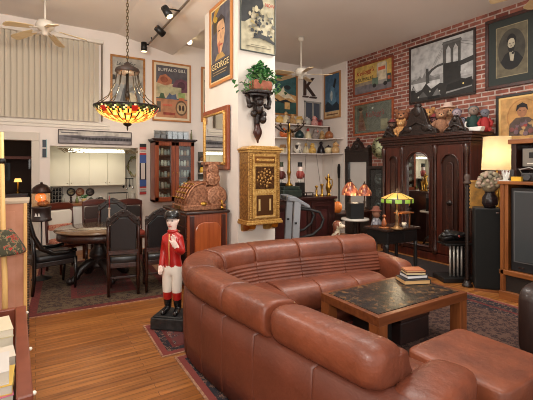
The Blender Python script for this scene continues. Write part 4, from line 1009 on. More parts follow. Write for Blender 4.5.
def sweep(mb, s0, s1, sec, n=14, endround=.06, pinch=.25, mi=0, zc=None):
    """section (list of (inward offset, z)) carried along the back line, ends rounded"""
    m = sum(p[0] for p in sec) / len(sec), (sum(p[1] for p in sec) / len(sec) if zc is None else zc)
    ss = []
    for i in range(7): ss.append((s0 + endround * (1 - math.cos(i / 6 * PI / 2)), pinch + (1 - pinch) * math.sin(i / 6 * PI / 2)))
    for i in range(1, n): ss.append((s0 + endround + (s1 - s0 - 2 * endround) * i / n, 1.0))
    for i in range(6, -1, -1): ss.append((s1 - endround * (1 - math.cos(i / 6 * PI / 2)), pinch + (1 - pinch) * math.sin(i / 6 * PI / 2)))
    rings = []
    for s, f in ss:
        p, T, N = at_s(s)
        rings.append([p + N * (m[0] + (a - m[0]) * f) + Vector((0, 0, m[1] + (z - m[1]) * f)) for a, z in sec])
    return mb.ring_loft(rings, mi)
def sell(cx, cz, rx, rz, e=.7, n=22, dz=0.0):
    r = []
    for i in range(n):
        a = 2 * PI * i / n; c, s = math.cos(a), math.sin(a)
        x = cx + rx * math.copysign(abs(c) ** e, c); z = cz + rz * math.copysign(abs(s) ** e, s)
        r.append((x, z + dz * (x - cx)))
    return r
t = thing('sectional_sofa', 'large curved tan leather sectional sofa with padded roll top', 'sofa', (0, 0, 0))
# outer shell panels
sb = [0.02] + [s_of(v=q) for q in (1.55, 2.05, 2.42, 2.72, 3.05)] + [s_of(v=3.5), s_of(u=1.7), s_of(u=2.2), s_of(u=2.7), s_of(u=3.15), TOT]
sh = MB()
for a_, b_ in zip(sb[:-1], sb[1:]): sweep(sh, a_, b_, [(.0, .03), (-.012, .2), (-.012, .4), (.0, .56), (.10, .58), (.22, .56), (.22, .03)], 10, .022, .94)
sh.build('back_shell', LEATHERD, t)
# roll top segments
sr = [.27, s_of(v=1.93), s_of(v=2.42), s_of(v=3.02), s_of(u=1.40), s_of(u=1.95), s_of(u=2.5), s_of(u=3.05), TOT]
for i, (a_, b_) in enumerate(zip(sr[:-1], sr[1:])):
    near = i == 0
    if near: sec, er, pn = sell(.148, .652, .165, .122, .75, dz=-.20), .10, .45
    elif i < 4: sec, er, pn = sell(.142, .658, .165, .120, .72, dz=-.14), .035, .86
    else: sec, er, pn = sell(.16, .665, .16, .122, .72, dz=-.12), .03, .88
    sweep(MB(), a_ + .002, b_ - .002, sec, 16, er, pn).build('back_roll', LEATHER, t)
# pleated inner back cushions
for i, (a_, b_) in enumerate(zip(sr[:-1], sr[1:])):
    sec = [(.22, .40), (.36, .40)]
    k = 6
    for j in range(k * 4):
        z = .41 + j * .20 / (k * 4)
        sec.append((.38 - j * .0028 + .016 * abs(math.sin(j * PI / 4)), z))
    sec += [(.31, .63), (.29, .70), (.2, .71)]
    sweep(MB(), a_ + .004, b_ - .004, sec, 12, .03, .93).build('back_cushion', LEATHER, t)
# seats
def seat(a_, b_, n0, n1):
    sec = [(n0, .19), (n1 - .03, .19), (n1, .22), (n1 + .01, .30), (n1, .38), (n1 - .05, .425), (n1 - .14, .44), ((n0 + n1) / 2, .445), (n0 + .05, .43), (n0, .42)]
    mb = sweep(MB(), a_ + .003, b_ - .003, sec, 8, .03, .95)
    return mb.build('seat_cushion', LEATHER, t)
s27 = s_of(v=2.62)
for a_, b_ in ((.30, s_of(v=1.75)), (s_of(v=1.75), s_of(v=2.2)), (s_of(v=2.2), s27)): seat(a_, b_, .36, .80)
sf = [s_of(u=2.04), s_of(u=2.54), s_of(u=3.0), s_of(u=3.36)]
for a_, b_ in zip(sf[:-1], sf[1:]): seat(a_, b_, .36, .75)
# corner seat between the two runs
def off(s, n, z=0):
    p, T, N = at_s(s); q = p + N * n; return (q.x, q.y)
k0, k1 = s27, s_of(u=2.04)
cpoly = [off(k0 + (k1 - k0) * i / 10, .37) for i in range(11)] + [off(k1, .75), (1.99, 2.86), off(k0, .78)]
MB().prism(cpoly, .2, .435, 'z').build('corner_seat', LEATHER, t, bevel=.04, seg=4)
# base under the seats
bs = MB()
for a_, b_, n1 in ((.30, s27, .74), (sf[0], sf[-1], .70)): sweep(bs, a_, b_, [(.2, .02), (n1, .02), (n1, .2), (.2, .2)], 8, .01, .99)
cx_ = sum(p[0] for p in cpoly) / len(cpoly); cy_ = sum(p[1] for p in cpoly) / len(cpoly)
bs.prism([(cx_ + (x - cx_) * .95, cy_ + (y - cy_) * .95) for x, y in cpoly], .02, .2, 'z')
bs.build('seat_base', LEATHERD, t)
# arm at the far end
p, T, N = at_s(TOT)
ang = math.atan2(N.y, N.x)
R = Matrix.Translation((p.x, p.y, 0)) @ Matrix.Rotation(ang, 4, 'Z')
MB().pillow((.40, 0.09, .30), (.34, .10, .275), .3, 24, 14, 0, R).build('arm', LEATHER, t)
# arm at the near end
p, T, N = at_s(.16)
ang = math.atan2(N.y, N.x)
R = Matrix.Translation((p.x, p.y, 0)) @ Matrix.Rotation(ang, 4, 'Z')
am = MB().box(.06, .60, -.10, .10, .03, .46, 0, R)
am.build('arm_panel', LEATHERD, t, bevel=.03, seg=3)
MB().pillow((.34, 0, .475), (.31, .135, .105), .55, 24, 14, 0, Matrix.Translation((0, 0, .0)) @ R @ Matrix.Translation((0, 0, .02)) @ Matrix.Rotation(.04, 4, 'Y')).build('arm', LEATHER, t)

# ottoman against the near seats
t = thing('ottoman', 'square tan leather ottoman pushed against the near end of the sofa', 'ottoman', (2.395, 1.36, 0), .03)
MB().pillow((0, 0, .338), (.318, .312, .088), .2, 36, 14).build('cushion', M((128, 68, 42), .48, c2=(100, 50, 31), scale=5, bump=.35, bscale=24, coat=.04), t)
MB().box(-.28, .28, -.285, .285, .05, .28).build('body', LEATHERD, t, bevel=.03, seg=3)
for x in (-.24, .24):
    for y in (-.24, .24): MB().cyl((x, y, .0095), (x, y, .06), .02, .025).build('foot', BLACK, t)

# ================================================================== COFFEE TABLE
t = thing('coffee_table', 'square legged wooden coffee table with a dark mottled stone top', 'table', (2.83, 2.385, .0125))
a_, b_ = .585, .345
RW = wood((122, 68, 36), (94, 48, 25), .35, 'x'); RWZ = wood((140, 80, 42), (108, 56, 28), .35, 'z')
fr = MB()
for q in ((-a_, a_, -b_, -b_ + .05), (-a_, a_, b_ - .05, b_), (-a_, -a_ + .05, -b_ + .05, b_ - .05), (a_ - .05, a_, -b_ + .05, b_ - .05)): fr.box(*q, .365, .44)
fr.build('frame', RW, t, bevel=.004)
def mosaic():
    m, nt, b = new_mat('slate_mosaic'); N, L = nt.nodes, nt.links
    tc = N.new('ShaderNodeTexCoord'); v = N.new('ShaderNodeTexVoronoi'); v.inputs['Scale'].default_value = 30
    n = N.new('ShaderNodeTexNoise'); n.inputs['Scale'].default_value = 30; n.inputs['Detail'].default_value = 4
    ad = N.new('ShaderNodeMix'); ad.data_type = 'RGBA'; ad.blend_type = 'MIX'; ad.inputs[0].default_value = .12
    L.new(tc.outputs['Object'], ad.inputs[6]); L.new(n.outputs['Color'], ad.inputs[7]); L.new(tc.outputs['Object'], n.inputs['Vector']); L.new(ad.outputs[2], v.inputs['Vector'])
    sp = N.new('ShaderNodeSeparateColor'); L.new(v.outputs['Color'], sp.inputs[0])
    r = N.new('ShaderNodeValToRGB'); r.color_ramp.interpolation = 'CONSTANT'
    cols = [(18, 16, 16), (36, 28, 24), (70, 50, 34), (24, 22, 26), (112, 80, 46), (34, 28, 26), (20, 18, 20), (56, 42, 32)]  # slate and tan stone; the tans also paint in gold reflections
    e = r.color_ramp.elements
    while len(e) < len(cols): e.new(.5)
    for i, c in enumerate(cols): e[i].position = i / len(cols); e[i].color = lin(c)
    L.new(sp.outputs[0], r.inputs['Fac']); L.new(r.outputs['Color'], b.inputs['Base Color'])
    b.inputs['Roughness'].default_value = .36; b.inputs['Coat Weight'].default_value = .12; b.inputs['Coat Roughness'].default_value = .2
    bp_ = N.new('ShaderNodeBump'); bp_.inputs['Strength'].default_value = 1.0; bp_.inputs['Distance'].default_value = .004
    L.new(sp.outputs[1], bp_.inputs['Height']); L.new(bp_.outputs[0], b.inputs['Normal'])
    return m
MB().box(-a_ + .05, a_ - .05, -b_ + .05, b_ - .05, .38, .443).build('stone_top', mosaic(), t)
for x in (-1, 1):
    for y in (-1, 1): MB().box(*sorted((x * (a_ - .002), x * (a_ - .105))), *sorted((y * (b_ - .002), y * (b_ - .105))), 0, .366).build('leg', RWZ, t, bevel=.004)
bk_z = .4565
def cbook(label, x, y, l, w, h, c, pages, rz, cat='book'):
    global bk_z
    t = thing('book', label, cat, (x, y, bk_z), rz)
    MB().box(-l / 2 + .004, l / 2 - .006, -w / 2 + .005, w / 2 - .004, .005, h - .005).build('pages', M(pages, .8), t)
    m = M(c, .45)
    MB().box(-l / 2, l / 2, -w / 2, w / 2, 0, .005).box(-l / 2, l / 2, -w / 2, w / 2, h - .005, h).box(l / 2 - .006, l / 2, -w / 2, w / 2, .005, h - .005).build('cover', m, t)
    bk_z += h + .0006
bc = W(414, 281, z=.46)
cbook('black covered thick book with tan pages at the bottom of the coffee table stack', bc.x - .02, bc.y, .27, .2, .045, (26, 24, 26), (206, 164, 110), -.42)
cbook('white paged dark book in the middle of the coffee table stack', bc.x + .005, bc.y + .01, .22, .16, .035, (44, 40, 50), (222, 220, 218), -.36)
cbook('black book with cream pages near the top of the coffee table stack', bc.x - .005, bc.y + .005, .2, .15, .028, (30, 26, 24), (216, 196, 150), -.5)
cbook('orange red paperback topping the coffee table stack', bc.x - .005, bc.y + .008, .19, .15, .018, (166, 96, 60), (216, 190, 140), -.48)
t = thing('floor_box', 'black storage cube on the rug under the coffee table', 'box', (2.58, 2.42, .0125))
MB().box(-.12, .12, -.12, .12, 0, .27).build('body', BLACK, t, bevel=.008)
MB().box(-.125, .125, -.125, .125, .27, .295).build('lid', BLACK, t, bevel=.006)
t = thing('floor_box', 'dark brown leather chest on the rug under the coffee table', 'chest', (2.98, 2.42, .0125))
MB().box(-.2, .2, -.15, .15, 0, .2).build('body', M((50, 28, 24), .5, c2=(36, 22, 20), scale=8), t, bevel=.012)
MB().box(-.205, .205, -.155, .155, .2, .25).build('lid', M((56, 32, 26), .5), t, bevel=.01)

# dark armchair at the frame's edge
t = thing('recliner_chair', 'dark brown leather armchair at the edge of the rug, mostly cut off', 'chair', (3.90, 1.24, .0125), PI / 2 + .05)
DL = M((40, 21, 15), .5, c2=(40, 22, 16), scale=4, bump=.15, bscale=30, coat=.15)
for s in (-1, 1): MB().pillow((s * .33, .02, .30), (.10, .42, .30), .35).build('arm', DL, t)
MB().pillow((0, .08, .33), (.24, .34, .11), .3).build('seat', DL, t)
MB().pillow((0, -.34, .60), (.30, .13, .36), .35).build('backrest', DL, t)
MB().box(-.3, .3, -.34, .34, .03, .26).build('base', DL, t, bevel=.02)
for x in (-.3, .3):
    for y in (-.34, .34): MB().cyl((x, y, 0), (x, y, .09), .025).build('foot', BLACK, t)

# ================================================================== LAWN JOCKEY
J = Vector((1.19, 3.79, 0))
t = thing('jockey_statue', 'painted jockey statue in red jacket and white trousers on a black block, beside the sofa', 'statue', (J.x, J.y, .0135), -.72)
bz = MB().box(-.17, .17, -.15, .15, 0, .11).prism([(-.15, -.13), (.15, -.13), (.15, .13), (-.15, .13)], .11, .125, 'z')
bz.build('plinth', M((26, 26, 26), .5, c2=(44, 44, 44), scale=18, bump=.5, bscale=22), t, bevel=.012)
def skin(name, joints, edges, parent, paint, mats, root=0, sub=2):
    me = bpy.data.meshes.new(name); me.from_pydata([j[0] for j in joints], edges, [])
    o = bpy.data.objects.new(name, me); COL.objects.link(o)
    sk = o.modifiers.new('Skin', 'SKIN'); sk.use_smooth_shade = True
    lay = me.skin_vertices[0] if me.skin_vertices else None
    if lay is None:
        bm = bmesh.new(); bm.from_mesh(me); bm.verts.layers.skin.verify(); bm.to_mesh(me); bm.free(); lay = me.skin_vertices[0]
    for i, j in enumerate(joints):
        r = j[1]; lay.data[i].radius = (r, r) if not isinstance(r, tuple) else r
        lay.data[i].use_root = (i == root)
    sb_ = o.modifiers.new('Sub', 'SUBSURF'); sb_.levels = sub; sb_.render_levels = sub
    dg = bpy.context.evaluated_depsgraph_get(); dg.update()
    nm = bpy.data.meshes.new_from_object(o.evaluated_get(dg)); nm.name = name
    bpy.data.objects.remove(o)
    nm.materials.clear()
    for m in mats: nm.materials.append(m)
    for f in nm.polygons: f.material_index = paint(f.center); f.use_smooth = True
    o = bpy.data.objects.new(name, nm); COL.objects.link(o); o.parent = parent
    return o
SKIN = M((236, 212, 200), .5); REDJ = M((178, 34, 30), .3, c2=(158, 26, 24), scale=8, coat=.3); WHT = M((226, 218, 206), .45); BOOT = M((20, 19, 19), .25, coat=.4)
RH = Vector((.10, -.15, .865))
jt = [((0, 0, .60), (.085, .07)), ((0, 0, .68), (.08, .066)), ((0, -.005, .79), (.094, .075)), ((0, 0, .875), (.085, .07)), ((0, 0, .945), .036), ((0, -.006, .985), .044), ((0, -.012, 1.03), (.062, .068)), ((0, -.008, 1.085), (.06, .066)),
      ((-.09, .0, .87), .05), ((-.13, .03, .745), .042), ((-.125, -.035, .62), .032), ((-.125, -.06, .57), .028),
      ((.09, .0, .87), .05), ((.138, -.025, .735), .042), ((.118, -.115, .785), .034), (tuple(RH), .028),
      ((-.06, 0, .54), .066), ((-.065, -.012, .37), .052), ((-.068, .005, .25), .046), ((-.07, .015, .165), .036), ((-.082, -.07, .145), .03), ((-.086, -.115, .142), .022),
      ((.06, 0, .54), .066), ((.065, -.02, .37), .052), ((.068, -.005, .25), .046), ((.07, .005, .165), .036), ((.085, -.08, .145), .03), ((.09, -.125, .142), .022)]
ed = [(0, 1), (1, 2), (2, 3), (3, 4), (4, 5), (5, 6), (6, 7), (3, 8), (8, 9), (9, 10), (10, 11), (3, 12), (12, 13), (13, 14), (14, 15), (0, 16), (16, 17), (17, 18), (18, 19), (19, 20), (20, 21), (0, 22), (22, 23), (23, 24), (24, 25), (25, 26), (26, 27)]
for i, (dx, dz, l) in enumerate(((-.022, .012, .05), (-.007, .022, .058), (.008, .022, .054), (.022, .012, .044))):
    k = len(jt)
    jt += [((RH.x + dx * .7, RH.y - .008, RH.z + dz + .008), .009), ((RH.x + dx, RH.y - .012, RH.z + dz + l * .6), .0085), ((RH.x + dx * 1.1, RH.y - .026, RH.z + dz + l), .007)]
    ed += [(15, k), (k, k + 1), (k + 1, k + 2)]
k = len(jt); jt += [((RH.x - .032, RH.y - .02, RH.z + .004), .009), ((RH.x - .046, RH.y - .03, RH.z + .026), .0075)]; ed += [(15, k), (k, k + 1)]
LH = Vector((-.125, -.06, .57))
for i, dx in enumerate((-.018, -.006, .007, .018)):
    k = len(jt); jt += [((LH.x + dx, LH.y - .014, LH.z - .03), .0085), ((LH.x + dx * 1.1, LH.y - .012, LH.z - .055 + abs(dx) * .4), .007)]; ed += [(11, k), (k, k + 1)]
k = len(jt); jt += [((LH.x + .03, LH.y - .02, LH.z - .012), .008)]; ed += [(11, k)]
jt = [((p_[0] * .80, p_[1], p_[2]), r_) for p_, r_ in jt]; RH = Vector((RH.x * .8, RH.y, RH.z)); LH = Vector((LH.x * .8, LH.y, LH.z))
def paint(c):
    if (c - RH).length < .105 and c.z > .81 and c.y < -.10: return 0
    if (c - LH).length < .085 and c.z < .605 and c.x < -.06 and c.y < -.025 and c.z > .46: return 0
    if c.z > .955: return 0
    if c.z > .575 and not (abs(c.x) < .1 and c.z < .60): return 1
    if c.z > .34: return 2
    if c.z > .265: return 1
    return 3
skin('figure', jt, ed, t, paint, [SKIN, REDJ, WHT, BOOT])
MB().lathe([(.072, 1.085), (.078, 1.10), (.074, 1.13), (.055, 1.158), (.001, 1.168)], 20, (0, -.006, 0)).prism([(-.06, -.05), (.06, -.05), (.045, -.105), (0, -.125), (-.045, -.105)], 1.088, 1.098, 'z').build('cap', BOOT, t)
MB().ball((0, -.078, 1.038), (.011, .014, .014), 8, 6).build('nose', SKIN, t)
ey = MB()
for s in (-1, 1): ey.ball((s * .026, -.068, 1.058), (.010, .006, .007), 8, 6)
ey.build('eyes', M((46, 34, 30), .4), t)
MB().ball((0, -.068, 1.005), (.02, .006, .006), 8, 6).build('mouth', M((180, 80, 74), .5), t)
for s in (-1, 1): MB().ball((s * .056, .0, 1.05), (.009, .014, .02), 8, 6).build('ear', SKIN, t)
MB().lathe([(.05, .935), (.055, .95), (.046, .965)], 16).build('collar', REDJ, t)
MB().tube([(.0, -.081, .93), (0, -.088, .86), (0, -.09, .78), (0, -.083, .70), (0, -.085, .62)], .006, 6).build('jacket_placket', M((206, 150, 90), .4), t)

# ================================================================== REGISTER CABINET AND CASH REGISTER
t = thing('drawer_cabinet', 'reddish wooden cabinet with dark drawers and a panelled end, under the cash register', 'cabinet', (1.66, 4.67, 0))
MB().box(0, .56, 0, 1.0, 0.06, 1.0).box(.02, .54, .02, .98, 0, .06).build('body', CHERRY, t, bevel=.005)
MB().box(-.03, .585, -.03, 1.03, 1.0, 1.035).build('top', DWOODX, t, bevel=.01)
MB().prism([(.10, .10), (.46, .10), (.46, .80), (.42, .87), (.36, .89), (.20, .89), (.14, .87), (.10, .80)], -.02, -.001, 'y').build('end_panel', wood((178, 92, 46), (148, 70, 33), .3), t, bevel=.012)
for q in (.03, .47): MB().box(q, q + .06, -.012, -.001, .05, .98).build('end_stile', MAHOG, t, bevel=.004)
for j in range(2):
    for i in range(6):
        dd = MB().box(-.016, -.001, .03 + j * .48, .48 + j * .48, .08 + i * .152, .222 + i * .152).build('drawer', M((50, 26, 20), .35, c2=(38, 20, 16), scale=8), t, bevel=.005)
        MB().lathe([(.012, 0), (.018, .02), (.001, .024)], 10, mat=Matrix.Translation((-.016, .25 + j * .48, .15 + i * .152)) @ Matrix.Rotation(-PI / 2, 4, 'Y')).build('knob', M((150, 110, 80), .4), dd)
t = thing('cash_register', 'ornate embossed copper antique cash register on the drawer cabinet', 'cash register', (1.97, 4.98, 1.036))
pr = [(-.30, 0), (.20, 0), (.20, .30), (.10, .335), (0, .345), (-.10, .335), (-.18, .30), (-.24, .24), (-.28, .15), (-.30, .09)]
MB().prism(pr, -.20, .24, 'y').build('body', COPPER, t, bevel=.012)
MB().prism([(-.03, .30), (.20, .30), (.17, .42), (.18, .52), (.15, .62), (.02, .62), (-.01, .52), (0, .42)], -.20, -.06, 'y').build('indicator_tower', COPPER, t, bevel=.014)
MB().box(-.33, .27, -.23, .27, 0, .075).build('drawer_base', COPPER, t, bevel=.012)
sc = MB()
for (x, z, r) in ((.14, .18, .145), (.085, .42, .10), (.085, .55, .075)):
    sc.lathe([(r, 0), (r, .016), (r * .86, .024), (r * .7, .016), (r * .55, .028), (r * .25, .018), (.001, .03)], 24, mat=Matrix.Translation((x, -.20, z)) @ Matrix.Rotation(PI / 2, 4, 'X'))
sc.build('scroll_rosettes', M((190, 138, 106), .4, .55, c2=(120, 76, 54), scale=36, bump=.5, bscale=40), t)
rb = MB()
for y in (-.205, -.10, .01, .12, .23): rb.tube([(-.30, y, .09), (-.285, y, .16), (-.24, y, .255), (-.18, y, .325), (-.10, y, .36), (-.02, y, .375)], .016, 6)
rb.build('key_arches', COPPER, t)
for j in range(4):
    for i in range(4):
        ax, az = ((-.295, .15), (-.262, .22), (-.215, .285), (-.15, .332))[i]
        k = MB().cyl((ax, -.15 + j * .108, az), (ax - .035, -.15 + j * .108, az + .02), .008).lathe([(.018, 0), (.018, .008), (.001, .012)], 10, (ax - .037, -.15 + j * .108, az + .02)).build('key', BRASS, t)
MB().box(-.03, .20, -.21, -.05, .60, .65).build('top_rail', COPPER, t, bevel=.012)
MB().tube([(.18, -.20, .12), (.18, -.29, .12), (.18, -.29, .04)], .012, 8).ball((.18, -.29, .03), .024).build('crank', BRASS, t)
MB().box(-.336, -.329, -.1, .12, .02, .06).build('nameplate', BRASS, t)
MB().ball((-.05, -.215, .08), (.05, .02, .035)).build('side_boss', BRASS, t)
# ================================================================== BAR ZONE
BURG = wood((54, 24, 22), (36, 16, 16), .3); BURGX = wood((60, 27, 24), (38, 18, 16), .3, 'x')
t = thing('bar_cabinet', 'long dark burgundy panelled bar cabinet behind the treadmill', 'cabinet', (3.83, 5.2, 0))
MB().box(-.70, .77, 0, .52, 0, 1.05).build('body', BURG, t, bevel=.006)
MB().box(-.74, .80, -.04, .56, 1.05, 1.095).build('top', BURGX, t, bevel=.01)
for i in range(3):
    x0 = -.67 + i * .455
    f = MB()
    for q in ((x0, x0 + .43, .93, 1.0), (x0, x0 + .43, .1, .17), (x0, x0 + .06, .17, .93), (x0 + .37, x0 + .43, .17, .93)): f.box(q[0], q[1], -.018, -.001, q[2], q[3])
    d_ = f.build('door', BURGX, t, bevel=.004)
    MB().box(x0 + .1, x0 + .33, -.012, -.002, .23, .87).build('door_panel', M((72, 32, 30), .3, c2=(56, 24, 24), scale=6), d_, bevel=.006)
BT = 1.0955
def onbar(px, v, name, lb, cat, g=None):
    return thing(name, lb, cat, (W(px, 190, v=v).x, v, BT), group=g)
t = onbar(289, 5.42, 'candelabra', 'tall brass candelabra with dark curling arms on the bar', 'candelabra')
MB().box(-.2, .2, -.11, .11, 0, .13).box(-.17, .17, -.09, .09, .13, .19).build('base', M((44, 56, 46), .4, c2=(30, 38, 34), scale=14), t, bevel=.012)
MB().lathe([(.06, .19), (.07, .21), (.03, .25), (.022, .3), (.03, .40), (.042, .43), (.03, .46), (.026, .7), (.034, .95), (.04, 1.0), (.03, 1.03), (.03, 1.1), (.045, 1.13), (.02, 1.2), (.028, 1.24), (.012, 1.27), (.001, 1.3)], 16).build('column', BRASS, t)
for i in range(5):
    a = 2 * PI * i / 5 + .3; c, s = math.cos(a), math.sin(a)
    o = MB().tube([(c * .02, s * .02, 1.16), (c * .10, s * .10, 1.13), (c * .18, s * .18, 1.17), (c * .25, s * .25, 1.22), (c * .27, s * .27, 1.25)], [.014, .016, .016, .014, .012], 7).build('arm', M((58, 44, 36), .4, .6), t)
    MB().lathe([(.03, 1.25), (.035, 1.265), (.016, 1.28), (.018, 1.31)], 10, (c * .27, s * .27, 0)).build('candle_cup', M((62, 46, 36), .4, .6), o)
def nutcracker(px, v, lb, coat, hat):
    t = onbar(px, v, 'toy_soldier', lb, 'figurine')
    MB().box(-.07, .07, -.06, .06, 0, .24).build('plinth', BLACK, t, bevel=.008)
    b = MB()
    for s in (-1, 1): b.lathe([(.02, .24), (.022, .28), (.02, .32)], 10, (s * .024, 0, 0))
    b.build('legs', WHT, t)
    MB().lathe([(.05, .31), (.055, .36), (.058, .42), (.045, .45)], 14).build('coat', coat, t)
    for s in (-1, 1): MB().tube([(s * .055, 0, .44), (s * .08, -.01, .39), (s * .07, -.02, .33)], .016, 7).build('arm', coat, t)
    MB().lathe([(.03, .45), (.04, .47), (.04, .52), (.03, .535)], 14).build('head', SKIN, t)
    MB().lathe([(.028, .449), (.03, .46), (.02, .475)], 10, (0, -.02, 0)).build('beard', WHT, t)
    MB().lathe([(.046, .53), (.044, .54), (.042, .6), (.046, .61)], 14).build('hat', hat, t)
nutcracker(281, 5.62, 'toy soldier figurine with green hat on the bar, nearest the gilded mailbox', M((96, 40, 34), .5), M((60, 70, 50), .4))
nutcracker(300, 5.62, 'toy soldier figurine in red and white with black hat on the bar beside the candelabra', M((140, 58, 50), .5), BLACK)
for px, hgt, lb in ((316.5, .17, 'short brass candlestick on the bar, nearer the candelabra'), (322, .2, 'brass candlestick on the bar, next to the tall brass ewer')):
    t = onbar(px, 5.40, 'brass_candlestick', lb, 'candlestick')
    MB().lathe([(.045, 0), (.04, .015), (.018, .03), (.022, hgt * .5), (.016, hgt * .8), (.034, hgt), (.03, hgt + .01)], 14).build('stick', BRASS, t)
    MB().cyl((0, 0, hgt), (0, 0, hgt + .02), .012).build('socket', BRASS, t)
t = onbar(328.5, 5.28, 'brass_ewer', 'tall brass ewer with a curved handle at the end of the bar', 'ewer')
MB().lathe([(.05, 0), (.03, .03), (.03, .06), (.055, .14), (.05, .2), (.025, .26), (.035, .32), (.03, .33)], 16).build('body', BRASS, t)
MB().tube([(.03, 0, .31), (.085, 0, .29), (.09, 0, .2), (.05, 0, .12)], .01, 7).build('handle', BRASS, t)
MB().tube([(-.03, 0, .29), (-.06, 0, .31), (-.075, 0, .35)], [.02, .014, .01], 7).build('spout', BRASS, t)
MB().lathe([(.032, .33), (.02, .36), (.008, .39), (.001, .4)], 12).build('lid', BRASS, t)
tag(MB().box(-.09, .09, -.07, .07, 0, .012).cyl((-.07, -.05, .012), (-.07, -.05, .055), .01).cyl((.07, -.05, .012), (.07, -.05, .055), .01).box(-.09, .09, -.07, .07, .055, .067).build('bar_tray', [M((50, 36, 34), .4)], loc=(W(308, 190, v=5.42).x, 5.42, BT)), 'small dark two tier stand on the bar between candelabra and candlesticks', 'stand')

# rods and paddle
def rod(px0, py0, px1, py1, v, lb, r=.006):
    a, b = W(px0, py0, v=v), W(px1, py1, v=v)
    d = (b - a); d *= 1 / d.z
    foot = a - d * a.z
    t = thing('fishing_rod', lb, 'rod', (foot.x, foot.y, .004))
    MB().tube([(0, 0, 0), d * (b.z - .004)], [r * 1.5, r * .6], 7).build('blank', M((70, 54, 44), .4), t)
    MB().tube([(0, 0, 0) if False else d * .1, d * .5], [r * 2.2, r * 2.0], 8).build('grip', M((120, 86, 58), .7), t)
rod(304, 188, 307, 138, 6.05, 'thin fishing rod standing behind the bar, nearer the candelabra')
rod(320.5, 186, 316, 152, 6.05, 'thin fishing rod standing behind the bar, nearer the corner')
q = W(339, 164, u=6.36)
t = thing('wooden_paddle', 'slim black paddle leaning by the white door in the corner', 'paddle', (q.x, q.y, .002))
MB().prism([(-.03, 1.35), (-.045, 1.5), (-.045, q.z - .08), (-.02, q.z), (.02, q.z), (.04, q.z - .08), (.03, 1.35)], -.012, .012, 'y').build('blade', BLACK, t, bevel=.004)
MB().cyl((0, 0, 0), (0, 0, 1.37), .018).build('shaft', BLACK, t)

# treadmill
GREY = M((150, 154, 160), .4); BLKR = M((26, 26, 28), .5)
t = thing('treadmill', 'grey exercise treadmill with black loop handles standing behind the sofa', 'treadmill', (3.17, 4.42, 0), -.36)
MB().box(-.1, .9, -.08, .53, .04, .17).build('deck', BLKR, t, bevel=.02)
MB().box(.1, .88, .04, .43, .171, .178).build('belt', M((40, 40, 42), .8), t)
for x in (-.06, .84):
    for y in (-.04, .49): MB().cyl((x, y, 0), (x, y, .05), .03).build('foot', BLACK, t)
for y in (0.0, .45):
    u = MB().prism([(-.075, .10), (.03, .10), (.075, 1.10), (.045, 1.14), (-.02, 1.14)], y - .03, y + .03, 'y').build('upright', GREY, t, bevel=.01)
    MB().box(-.02, .015, y - .034, y - .030, .80, .83).build('clamp', BLACK, u)
    MB().prism([(-.10, 1.18), (.0, 1.19), (.20, 1.07), (.22, 1.03), (.18, 1.03), (.02, 1.12), (-.10, 1.13)], y - .035, y + .035, 'y').build('top_arm', M((132, 136, 142), .4), t, bevel=.012)
    MB().tube([(.07, y, 1.02), (.22, y, 1.0), (.36, y, .96), (.42, y, .86), (.38, y, .74), (.26, y, .64), (.06, y, .60)], .02, 8).build('loop_handle', BLKR, t)
MB().box(-.12, -.01, -.02, .47, 1.12, 1.2).build('console', M((112, 116, 122), .4), t, bevel=.015)
MB().box(-.128, -.12, .1, .36, 1.14, 1.19).build('display', BLACK, t)

